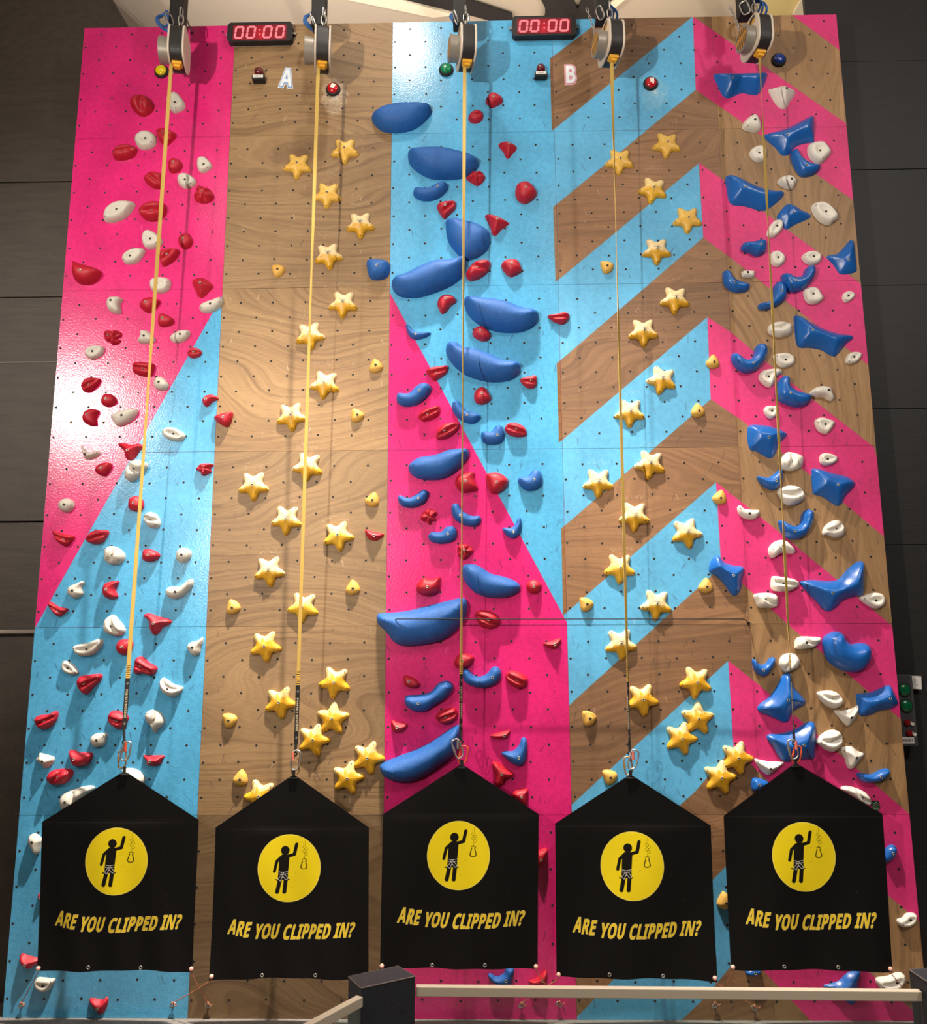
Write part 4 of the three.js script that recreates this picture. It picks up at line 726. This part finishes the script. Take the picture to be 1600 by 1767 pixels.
// ---------- banners ----------
const BT = [1024, 1400];   // print: 0..1 across, top = tip
const bannerTex = canvasTex(BT[0], BT[1], (g, W, H) => {
  g.fillStyle = '#0b0a0a'; g.fillRect(0, 0, W, H);
  for (let i = 0; i < 2600; i++) { g.fillStyle = `rgba(${i % 5 ? '20,18,18' : '44,41,40'},${rr(0.05, 0.25)})`; g.fillRect(rr(0, W), rr(0, H), rr(1, 7), rr(1, 5)); }
  for (let i = 0; i < 18; i++) { g.fillStyle = `rgba(120,116,112,${rr(0.15, 0.5)})`; g.beginPath(); g.ellipse(rr(60, W - 60), rr(420, H - 60), rr(1, 3), rr(2, 9), rr(-1, 1), 0, 7); g.fill(); }
  g.strokeStyle = 'rgba(70,66,66,0.5)'; g.lineWidth = 2; g.beginPath(); g.moveTo(0, 368); g.lineTo(W, 368); g.stroke();
  // sun-yellow disc and the pictogram of a climber reaching for the clip
  const cxp = 500, cyp = 636, rx = 203, ry = 232;
  g.fillStyle = '#f6dc1c'; g.strokeStyle = '#f0dc5a'; g.lineWidth = 6; g.beginPath(); g.ellipse(cxp, cyp, rx, ry, 0, 0, 7); g.fill(); g.stroke();
  g.save(); g.beginPath(); g.ellipse(cxp, cyp, rx - 4, ry - 4, 0, 0, 7); g.clip();
  for (let i = 0; i < 46; i++) { g.strokeStyle = i % 2 ? 'rgba(255,236,110,0.25)' : 'rgba(150,116,0,0.25)'; g.lineWidth = rr(1, 4); const x = rr(300, 700), y = rr(410, 860); g.beginPath(); g.moveTo(x, y); g.lineTo(x + rr(-60, 60), y + rr(-22, 22)); g.stroke(); }
  g.restore();
  const S = (x, y) => [cxp - rx + (x - 390) / 686 * 2 * rx, cyp - ry + (y - 42) / 766 * 2 * ry];   // from the close view of the print
  const stroke = (P, w) => { g.lineWidth = w; g.beginPath(); P.forEach((p, i) => g[i ? 'lineTo' : 'moveTo'](...S(...p))); g.stroke(); };
  g.lineCap = g.lineJoin = 'round'; g.fillStyle = g.strokeStyle = '#14110d';
  g.beginPath(); g.ellipse(...S(687, 222), 28, 31, 0, 0, 7); g.fill();
  g.beginPath(); [[650, 268], [720, 268], [735, 300], [722, 470], [720, 560], [610, 560], [615, 470], [622, 340], [640, 285]].forEach((p, i) => g[i ? 'lineTo' : 'moveTo'](...S(...p))); g.fill();
  stroke([[648, 295], [598, 345], [572, 462]], 20); stroke([[705, 292], [788, 268], [812, 152]], 22);
  stroke([[636, 555], [607, 696]], 26); stroke([[698, 555], [685, 696]], 26); stroke([[590, 555], [632, 572]], 8); stroke([[690, 572], [732, 555]], 8);
  g.strokeStyle = '#c9c6c0';
  stroke([[614, 466], [665, 476], [720, 464]], 4); stroke([[612, 490], [662, 500], [718, 488]], 4); stroke([[652, 476], [650, 500]], 4); stroke([[674, 476], [676, 500]], 4);
  stroke([[650, 502], [612, 548], [640, 572], [662, 520]], 4); stroke([[662, 502], [668, 522], [700, 560], [722, 545], [690, 500]], 4); stroke([[655, 530], [674, 530]], 4);
  g.strokeStyle = '#1c180e'; stroke([[876, 330], [888, 320], [912, 320], [924, 335]], 5); stroke([[880, 345], [860, 415], [870, 432], [890, 438], [918, 432], [930, 415], [912, 342]], 6);
  g.strokeStyle = 'rgba(70,58,10,0.65)'; stroke([[908, 110], [908, 160]], 3); for (let i = 0; i < 4; i++) { g.lineWidth = 2.5; g.beginPath(); g.ellipse(...S(898 + (i % 2) * 18, 185 + i * 26), 12, 9, 0.6, 0, 7); g.stroke(); } stroke([[905, 280], [900, 318]], 3);
  // the question in leaning capitals on a wavering line
  const words = 'ARE YOU CLIPPED IN?', X0 = 92, X1 = 908;
  const bob = [-26, -14, -6, 0, 8, 8, 8, 0, 14, 14, 14, 10, 10, 8, 6, 0, 0, -2, -4];
  g.font = 'bold 122px sans-serif'; const ws = [...words].map((c) => c === ' ' ? 40 : g.measureText(c).width), tot = ws.reduce((a, b) => a + b), sx = (X1 - X0) / tot; let x = X0;
  [...words].forEach((c, i) => { g.save(); g.translate(x, 1112 + bob[i]); g.transform(sx, 0, -0.26, 1.12, 0, 0); g.fillStyle = '#f4d032'; g.strokeStyle = '#f6e28c'; g.lineWidth = 5; g.strokeText(c, 22, 0); g.fillText(c, 22, 0); g.restore(); x += ws[i] * sx; });
});
const bannerM = new THREE.MeshPhysicalMaterial({ map: bannerTex, side: THREE.DoubleSide, roughness: 0.62, specularIntensity: 0.35 });
const BANNERS = [null,
  { tip: [215, 1330], ls: [73, 1418], rs: [343, 1415], br: [333, 1677], bl: [63, 1676], ties: [[37, 1735], [359, 1735]] },
  { tip: [507, 1336], ls: [372, 1428], rs: [637, 1428], br: [636, 1690], bl: [362, 1690], ties: [[298, 1735], [672, 1738]] },
  { tip: [797, 1318], ls: [661, 1405], rs: [930, 1405], br: [928, 1673], bl: [656, 1672], ties: [[622, 1738], [965, 1733]] },
  { tip: [1088, 1336], ls: [958, 1421], rs: [1227, 1425], br: [1237, 1693], bl: [961, 1687], ties: [[900, 1735], [1302, 1740]] },
  { tip: [1373, 1316], ls: [1249, 1408], rs: [1523, 1405], br: [1540, 1677], bl: [1262, 1674], ties: [[1234, 1735], [1572, 1724]] }];
for (let k = 1; k <= 5; k++) {
  const B = BANNERS[k], zs = 0.27, zb = 0.2, lerp = (a, b, t) => [a[0] + (b[0] - a[0]) * t, a[1] + (b[1] - a[1]) * t];
  const o = thing('safety_banner', `black pentagonal clipped-in reminder banner at the foot of the ${LANE[k]}`, 'banner', [0, 0, 0], 'safety banners');
  const NX = 40, NR = 16, NS = 34, pos = [], uv = [], idx = []; const fold = (s, v) => 0.014 * Math.sin(s * 9 + k * 1.9 + v * 3.2) * v + 0.007 * Math.sin(s * 23 + k - v * 6) * v * v + 0.012 * Math.sin(s * 3.1) ;
  const roofV = 0.255, C3 = Object.fromEntries(['tip', 'ls', 'rs', 'br', 'bl'].map((n) => [n, atZ(B[n][0], B[n][1], n === 'tip' ? 0.3 : n[1] === 's' ? zs : zb)]));
  const mt = C3.ls.clone().lerp(C3.rs, 0.5), mb = C3.bl.clone().lerp(C3.br, 0.5), wide = (C3.rs.x - C3.ls.x + C3.br.x - C3.bl.x) / 2, tall = (mt.y - mb.y) / (1 - roofV);
  for (let j = 0; j <= NR + NS; j++) for (let i = 0; i <= NX; i++) {
    const s = i / NX, roof = j <= NR, t = roof ? Math.max(0.035, j / NR) : (j - NR) / NS, v = roof ? roofV * t : roofV + (1 - roofV) * t;
    const L = roof ? C3.tip.clone().lerp(C3.ls, t) : C3.ls.clone().lerp(C3.bl, t), R = roof ? C3.tip.clone().lerp(C3.rs, t) : C3.rs.clone().lerp(C3.br, t), p = L.lerp(R, s);
    if (!roof) p.y += Math.sin(s * Math.PI) * 0.008 * t * t;
    pos.push(p.x, p.y, p.z + fold(s, v) * (roof ? t * 0.6 : 1));
    const run = (mt.y - p.y) / (mt.y - mb.y);   // cloth coordinates: across and down from the shoulder line
    uv.push(0.5 + (p.x - mt.x - (mb.x - mt.x) * run) / wide, 1 - roofV - (1 - roofV) * run);
  }
  for (let j = 0; j < NR + NS; j++) for (let i = 0; i < NX; i++) { const a = j * (NX + 1) + i, b = a + NX + 1; idx.push(a, b, a + 1, a + 1, b, b + 1); }
  const g = new THREE.BufferGeometry(); g.setAttribute('position', new THREE.Float32BufferAttribute(pos, 3)); g.setAttribute('uv', new THREE.Float32BufferAttribute(uv, 2)); g.setIndex(idx); g.computeVertexNormals();
  part('fabric', g, bannerM, o);
  const tp = atZ(B.tip[0], B.tip[1], 0.3);
  part('tip_loop', merge([rbox(0.02, 0.04, 0.008, 0.003, 0, 0.005, 0.003), rbox(0.05, 0.012, 0.01, 0.003, 0, -0.022, 0.003)]), M.dark, o, tp.toArray());
  const eye = new THREE.TorusGeometry(0.0085, 0.0032, 6, 14);
  for (const t of [0.33, 0.665]) { const q = lerp(B.bl, B.br, t), p = atZ(q[0], q[1] - 7, zb + 0.008 + fold(t, 1)); part('grommet', eye, M.steel, o, p.toArray()); }
  [['bl', 0], ['br', 1]].forEach(([c, i]) => {
    const q = [B[c][0] + (i ? -3 : 3), B[c][1] - 5], p = atZ(q[0], q[1], zb + 0.012 + fold(i, 1)), a = atZ(B.ties[i][0], B.ties[i][1], 0.016);
    part('corner_knot', new THREE.SphereGeometry(0.0135, 12, 9), M.bead, o, p.toArray());
    const cd = thing('tie_cord', `thin orange cord tying the ${i ? 'right' : 'left'} corner of the banner in the ${LANE[k]}`, 'cord', [0, 0, 0], 'banner tie cords');
    const st = p.clone().add(V3(0, -0.022, -0.004)), en = a.clone().add(V3(0, 0.016, 0.006));
    part('line', tube([st, st.clone().lerp(en, 0.5).add(V3(0, -0.004, 0)), en], 0.0028, 16, 6), M.cord, cd);
    part('knot', merge([new THREE.SphereGeometry(0.009, 8, 6), tube([V3(0, 0, 0), V3(0.02, -0.012, 0.004), V3(0.034, -0.004, 0.002)], 0.0024, 10, 5)]), M.cord, cd, en.toArray());
    const an = thing('wall_anchor', `small steel eye for the ${i ? 'right' : 'left'} banner cord of the ${LANE[k]}`, 'anchor', a.toArray(), 'wall anchors');
    part('eye', new THREE.TorusGeometry(0.014, 0.0042, 7, 16).scale(1.25, 0.8, 1).rotateZ(i ? -0.6 : 0.6), M.steel, an); part('stem', cyl(0.005, 0.005, 0.02, 8).rotateX(Math.PI / 2).translate(0, 0, -0.006), M.steel, an);
  });
}
// ---------- clocks, buttons, beacons, letters ----------
const glowM = new THREE.MeshStandardMaterial({ color: 0x552228, emissive: 0xff8a92, emissiveIntensity: 1.15 }), ledBack = mat(0x7c0a20, 0.4), caseM = mat(0x1d191a, 0.5);
const LEDW = 0.0155;
function zeroDigit(w, h) {   // six lit strokes of a seven-segment nought, leaning a little
  const t = LEDW, s = [], v = (x, y0, y1) => s.push([[x - t / 2, y0 + 0.004], [x, y0], [x + t / 2, y0 + 0.004], [x + t / 2, y1 - 0.004], [x, y1], [x - t / 2, y1 - 0.004]]), hz = (y, x0, x1) => s.push([[x0 + 0.004, y - t / 2], [x0, y], [x0 + 0.004, y + t / 2], [x1 - 0.004, y + t / 2], [x1, y], [x1 - 0.004, y - t / 2]]);
  const a = w / 2 - t / 2, b = h / 2 - t / 2;
  v(-a, -b + 0.001, -0.001); v(-a, 0.001, b - 0.001); v(a, -b + 0.001, -0.001); v(a, 0.001, b - 0.001); hz(b, -a + 0.001, a - 0.001); hz(-b, -a + 0.001, a - 0.001);
  return merge(s.map((P) => new THREE.ExtrudeGeometry(new THREE.Shape(P.map(([x, y]) => new THREE.Vector2(x + y * 0.1, y))), { depth: 0.002, bevelEnabled: false })));
}
[{ x0: 393, x1: 504, y0: 39, y1: 75, dg: [413, 433.5, 462, 483.5], col: 448.5, dy: 56, which: 'left' }, { x0: 883.5, x1: 995, y0: 28, y1: 65, dg: [903.5, 923, 953.5, 974], col: 939.3, dy: 45, which: 'right' }].forEach((C) => {
  const z = 0.055, a = atZ(C.x0, C.y0, z), b = atZ(C.x1, C.y1 - 5, z), w = b.x - a.x, h = a.y - b.y, cx0 = (a.x + b.x) / 2, cy0 = (a.y + b.y) / 2;
  const o = thing('race_clock', `black race clock showing red 00:00 on the wall top, ${C.which} one`, 'clock', [cx0, cy0, 0], 'race clocks');
  const s = new THREE.Shape([[-0.5, -0.36], [-0.46, -0.5], [0.46, -0.5], [0.5, -0.36], [0.5, 0.36], [0.46, 0.5], [-0.46, 0.5], [-0.5, 0.36]].map(([x, y]) => new THREE.Vector2(x * w, y * h)));
  part('case', new THREE.ExtrudeGeometry(s, { depth: z - 0.012, bevelEnabled: true, bevelSize: -0.004, bevelThickness: 0.006, bevelSegments: 2 }).translate(0, 0, 0.006), caseM, o);
  const i0 = atZ(C.dg[0] - 11, C.dy, z), i1 = atZ(C.dg[3] + 11, C.dy, z), ic = atZ((C.dg[0] + C.dg[3]) / 2, C.dy, z);
  const win = part('display_window', rbox(i1.x - i0.x, 0.128, 0.004, 0.0015), ledBack, o, [ic.x - cx0, ic.y - cy0, z + 0.001]);
  for (const d of C.dg) { const p = atZ(d, C.dy, z); part('digit', zeroDigit(0.071, 0.108), glowM, win, [p.x - ic.x, 0, 0.002]); }
  const pc = atZ(C.col, C.dy, z); for (const y of [-0.018, 0.02]) part('colon_dot', cyl(0.006, 0.006, 0.002, 12).rotateX(Math.PI / 2), glowM, win, [pc.x - ic.x, y, 0.003]);
  for (const sx of [-1, 1]) part('mount_lug', rbox(0.03, 0.014, 0.02, 0.003), M.steel, o, [sx * (w / 2 + 0.008), 0.01, 0.012]);
  const L = new THREE.PointLight(0xff3048, 0.012); L.position.set(ic.x - cx0, ic.y - cy0, z + 0.05); L.castShadow = true; L.name = 'display_glow'; o.add(L);
});
function pushButton(px, py, colour, label, r = 0.042, z = 0, sticker) {
  const c = atZ(px, py, z + 0.03), o = thing('push_button', label, 'button', [c.x, c.y, z], 'finish buttons');
  part('bezel', new THREE.LatheGeometry([[0.001, 0], [r * 1.2, 0], [r * 1.24, 0.008], [r * 1.14, 0.02], [r * 0.9, 0.022]].map(([x, y]) => new THREE.Vector2(x, y)), 28).rotateX(Math.PI / 2), M.black, o);
  const cap = part('cap', new THREE.LatheGeometry([[r * 0.92, 0.012], [r * 0.92, 0.026], [r * 0.82, 0.035], [r * 0.55, 0.041], [r * 0.25, 0.0435], [0.0005, 0.044]].map(([x, y]) => new THREE.Vector2(x, y)), 28).rotateX(Math.PI / 2), new THREE.MeshPhysicalMaterial({ color: colour, roughness: 0.22, clearcoat: 0.6 }), o);
  if (sticker) part('tape', rbox(0.03, 0.034, 0.002, 0.0005).rotateZ(sticker), mat(0xe9ded2, 0.7), cap, [0.004, 0.006, 0.0445]);
  return o;
}
pushButton(277, 120, 0xd8c40c, 'round yellow button at the top of the leftmost lane', 0.045);
pushButton(574, 151, 0xb8121c, 'round red button with white tape, on chalky wood right of the letter A', 0.045, 0, -0.5);
pushButton(770, 117, 0x067a4a, 'round green button on blue paint, top of the middle lane', 0.045);
pushButton(1124, 141, 0xb8121c, 'round red button with white tape on the blue stripe of the fourth lane', 0.045, 0, 0.05);
pushButton(1346, 100, 0x153f94, 'round blue button on wood at the top of the rightmost lane', 0.045);
[[447, 131, 'left of the letter A'], [933.5, 125, 'left of the letter B']].forEach(([px, py, w]) => {
  const c = atZ(px, py, 0.03), o = thing('siren_beacon', `dark red siren beacon on a black labelled base, ${w}`, 'beacon', [c.x, c.y, 0], 'siren beacons'); o.scale.setScalar(1.15);
  part('base', rbox(0.082, 0.034, 0.05, 0.005, 0, -0.024, 0.025), M.black, o);
  part('label_plate', new THREE.BoxGeometry(0.068, 0.02, 0.002), mat(0xffffff, 0.6, { map: canvasTex(128, 40, (g) => { g.fillStyle = '#d8d4cc'; g.fillRect(0, 0, 128, 40); g.fillStyle = '#151515'; g.font = 'bold 30px sans-serif'; g.textAlign = 'center'; g.fillText('LIGHT', 64, 31, 116); }) }), o, [0, -0.02, 0.0512]);
  const l = part('dome', new THREE.LatheGeometry([[0.0005, 0.06], [0.014, 0.058], [0.026, 0.048], [0.03, 0.03], [0.031, 0.0]].map(([x, y]) => new THREE.Vector2(x, y)), 20).rotateX(Math.PI / 2), new THREE.MeshPhysicalMaterial({ color: 0x5e1014, roughness: 0.3, clearcoat: 0.4 }), o, [0, 0.022, 0.002]);
  part('lens_ring', new THREE.TorusGeometry(0.012, 0.003, 6, 16), mat(0x2a0b0c, 0.5), l, [0, 0, 0.056]);
});
const font = await new FontLoader().loadAsync('fonts/droid/droid_sans_bold.typeface.json');
function letterSticker(ch, px, py, rim, tilt, label) {
  const c = atZ(px, py, 0), o = thing('letter_sticker', label, 'sticker', [c.x, c.y, 0], 'lane letters');
  const layer = (bev, z, m, n) => { const g = new TextGeometry(ch, { font, size: 0.1, depth: 0.001, curveSegments: 8, bevelEnabled: true, bevelThickness: 0.0005, bevelSize: bev, bevelSegments: 2 }); g.computeBoundingBox(); const b = g.boundingBox; g.translate(-(b.max.x + b.min.x) / 2, -(b.max.y + b.min.y) / 2, 0).scale(1.0, 1.42, 1).rotateZ(tilt); part(n, g, m, o, [0, 0, z]); };
  layer(0.012, 0.0008, mat(rim[0], 0.6), 'outer_rim'); layer(0.0075, 0.0026, mat(rim[1], 0.6), 'inner_rim'); layer(0.0015, 0.0044, mat(0xdfe6ea, 0.6), 'letter_face');
}
letterSticker('A', 495, 135, [0xdfe8f0, 0x6f93c9], -0.09, 'white letter A sticker with blue rim on wood beside the second strap');
letterSticker('B', 985, 129, [0xe3b6c0, 0xcf7f97], 0.0, 'white letter B sticker with pink rim on the upper wooden stripe');
{ // dark scribbled sticker beside the rightmost banner
  const c = atZ(1510, 1391, 0), o = thing('scribble_sticker', 'small dark sticker with pale green scribble beside the rightmost banner', 'sticker', [c.x, c.y, 0]);
  const s = new THREE.Shape([[-0.03, 0.035], [0.026, 0.033], [0.034, -0.01], [0.012, -0.04], [-0.006, -0.028], [-0.02, 0.0], [-0.034, 0.012]].map((p) => new THREE.Vector2(...p)));
  part('backing', new THREE.ExtrudeGeometry(s, { depth: 0.002, bevelEnabled: false }), mat(0x1a2a1f, 0.6), o);
  const w = []; for (let i = 0; i < 4; i++) w.push(tube([V3(-0.02, 0.024 - i * 0.013, 0.0028), V3(-0.004, 0.016 - i * 0.011, 0.0028), V3(0.008, 0.024 - i * 0.014, 0.0028), V3(0.02, 0.018 - i * 0.012, 0.0028)], 0.0016, 16, 5)); part('scribble', merge(w), mat(0x9fc09a, 0.6), o);
}
{ // control box on the black wall
  const z = -0.2, a = atZ(1540, 1164, z), b = atZ(1586, 1288, z), o = thing('control_box', 'grey control box with two green buttons on the black wall', 'control box', [(a.x + b.x) / 2, (a.y + b.y) / 2, -0.277]);
  const W = b.x - a.x, H = a.y - b.y, zf = 0.077; part('case', rbox(W, H, zf, 0.008, 0, 0, zf / 2), mat(0x3c3c40, 0.6), o);
  const loc = (x, y, d) => { const p = atZ(x, y, -0.277 + zf + d); return [p.x - o.position.x, p.y - o.position.y, zf + d]; };
  for (const [x, y] of [[1560.5, 1190.5], [1564, 1218]]) { const p = loc(x, y, 0.001); part('button_ring', new THREE.TorusGeometry(0.042, 0.006, 8, 28), M.black, o, p); part('green_button', new THREE.SphereGeometry(0.041, 26, 14, 0, 6.284, 0, Math.PI / 2).scale(1, 0.5, 1).rotateX(Math.PI / 2), new THREE.MeshPhysicalMaterial({ color: 0x046a3e, roughness: 0.22, clearcoat: 0.7 }), o, p); }
  for (const [x, y] of [[1566, 1247], [1569.5, 1265]]) { const t = part('red_toggle', merge([cyl(0.02, 0.021, 0.012, 18).rotateX(Math.PI / 2), cyl(0.012, 0.012, 0.022, 14).rotateX(Math.PI / 2)]), mat(0x8c0f1a, 0.4), o, loc(x, y, 0.006)); part('tag', rbox(0.032, 0.02, 0.002, 0.0005).rotateZ(-0.5), mat(0xdcd6cc, 0.7), t, [0.028, -0.006, 0.004]); }
  part('name_plate', new THREE.BoxGeometry(0.085, 0.042, 0.002), mat(0xffffff, 0.6, { map: canvasTex(160, 80, (g) => { g.fillStyle = '#dedbd4'; g.fillRect(0, 0, 160, 80); g.fillStyle = '#26262a'; g.font = 'bold 46px sans-serif'; g.textAlign = 'center'; g.fillText('RESET', 80, 57, 146); }) }), o, loc(1567, 1277.5, 0.001));
  const q = atZ(1580, 1177.5, -0.255), n = thing('paper_note', 'white paper note with outlined letter A above the control box', 'note', [q.x, q.y, -0.262]);
  part('sheet', box(0.088, 0.088, 0.004).rotateZ(-0.06), mat(0xffffff, 0.8, { map: canvasTex(128, 128, (g) => { g.fillStyle = '#dcd8d2'; g.fillRect(0, 0, 128, 128); g.strokeStyle = '#6a6a78'; g.lineWidth = 3; g.font = 'bold 92px sans-serif'; g.textAlign = 'center'; g.strokeText('A', 62, 98); }) }), n);
}
{ const a = atZ(684, 1068, 0.17), b = atZ(1284, 1068, 0.17);   // taut line over the holds
  const o = thing('taut_wire', 'thin black wire stretched level across the middle of the wall', 'wire', [0, 0, 0]);
  const A = atZ(683, 1068, 0), B = atZ(1286, 1068, 0);
  part('line', tube([V3(A.x - 0.02, a.y - 0.02, 0.004), V3(a.x, a.y, 0.15), V3(a.x + 0.06, a.y, 0.17), ...[0.2, 0.4, 0.6, 0.8].map((t) => a.clone().lerp(b, t)), V3(b.x - 0.06, b.y, 0.17), V3(b.x, b.y, 0.15), V3(B.x + 0.02, b.y - 0.02, 0.004)], 0.0034, 160, 6), M.black, o);
  part('staple', rbox(0.02, 0.012, 0.008, 0.002), M.black, o, [A.x - 0.02, a.y - 0.02, 0.004]); part('staple', rbox(0.02, 0.012, 0.008, 0.002), M.black, o, [B.x + 0.02, b.y - 0.02, 0.004]);
}
// ---------- barrier in front ----------
const padTex = canvasTex(256, 256, (g) => { g.fillStyle = '#2f3138'; g.fillRect(0, 0, 256, 256); for (let i = 0; i < 900; i++) { g.fillStyle = `rgba(${i % 4 ? '14,14,16' : '92,84,78'},${rr(0.05, 0.3)})`; g.fillRect(rr(0, 256), rr(0, 256), rr(1, 4), rr(1, 4)); } });
const padM = mat(0xffffff, 0.6, { map: padTex, bumpMap: grit, bumpScale: 0.0008 }), edgeM = mat(0x7a6c62, 0.6);
function barrierPost(label, c4, h) {   // corners on the top, in order left, back, right, front
  const o = thing('barrier_post', label, 'post', [0, 0, 0], 'padded barrier posts');
  const s = new THREE.Shape(c4.map(([x, z]) => new THREE.Vector2(x, -z)));
  part('pad', new THREE.ExtrudeGeometry(s, { depth: h - 0.008, bevelEnabled: true, bevelSize: 0.004, bevelThickness: 0.004, bevelOffset: -0.004, bevelSegments: 2 }).rotateX(-Math.PI / 2).translate(0, 0.004, 0), padM, o);
  for (let i = 0; i < 4; i++) { const a = c4[i], b = c4[(i + 1) % 4]; part('seam', tube([V3(a[0], h - 0.003, a[1]), V3((a[0] + b[0]) / 2, h - 0.003, (a[1] + b[1]) / 2), V3(b[0], h - 0.003, b[1])], 0.0024, 6, 5), edgeM, o); }
  return o;
}
barrierPost('black padded barrier post in front of the gap between second and middle banners', [[-0.5, 2.356], [-0.325, 2.245], [-0.252, 2.351], [-0.437, 2.468]], 1.05);
const q1 = atY(1569, 1672, 1.05), q2 = atY(1604, 1695, 1.05);
barrierPost('black padded barrier post cut off by the right edge of the photo', [[q1.x, q1.z], [q1.x + 0.22, q1.z - 0.04], [q2.x + 0.2, q2.z], [q2.x, q2.z]], 1.05);
const railM = mat(0xded0b8, 0.5), glassM = new THREE.MeshPhysicalMaterial({ color: 0xeef4f2, transmission: 1, thickness: 0, roughness: 0.06, ior: 1.5 });
{ const o = thing('glass_barrier', 'clear barrier panel under a pale rail, right of the black post', 'barrier', [0, 0, 0]);
  const a = atY(718, 1703, 1.0), b = atY(1588, 1711, 1.0), d = b.clone().sub(a), len = d.length(), ang = -Math.atan2(d.z, d.x), mid = a.clone().lerp(b, 0.5);
  const r = part('rail', rbox(len, 0.034, 0.03, 0.003, 0, -0.012, 0), railM, o, mid.toArray()); r.rotation.y = ang;
  const g = part('pane', box(len, 0.9, 0.006, 0, -0.48, 0), glassM, o, mid.toArray()); g.rotation.y = ang;
  const f = part('floor_channel', rbox(len, 0.06, 0.04, 0.004, 0, 0, 0), railM, o, [mid.x, 0.03, mid.z]); f.rotation.y = ang; }
{ const o = thing('glass_barrier', 'clear barrier panel under a slanting pale rail, left of the black post', 'barrier', [0, 0, 0]);
  const a = atY(621, 1721, 1.02), b = atY(541, 1764, 1.02), d = b.clone().sub(a).normalize(), len = 1.6, ang = -Math.atan2(d.z, d.x), mid = a.clone().addScaledVector(d, len / 2);
  const r = part('rail', rbox(len, 0.034, 0.03, 0.003, 0, -0.012, 0), railM, o, mid.toArray()); r.rotation.y = ang;
  const g = part('pane', box(len, 0.9, 0.006, 0, -0.48, 0), glassM, o, mid.toArray()); g.rotation.y = ang;
  const f = part('floor_channel', rbox(len, 0.06, 0.04, 0.004, 0, 0, 0), railM, o, [mid.x, 0.03, mid.z]); f.rotation.y = ang; }
renderer.render(scene, camera);
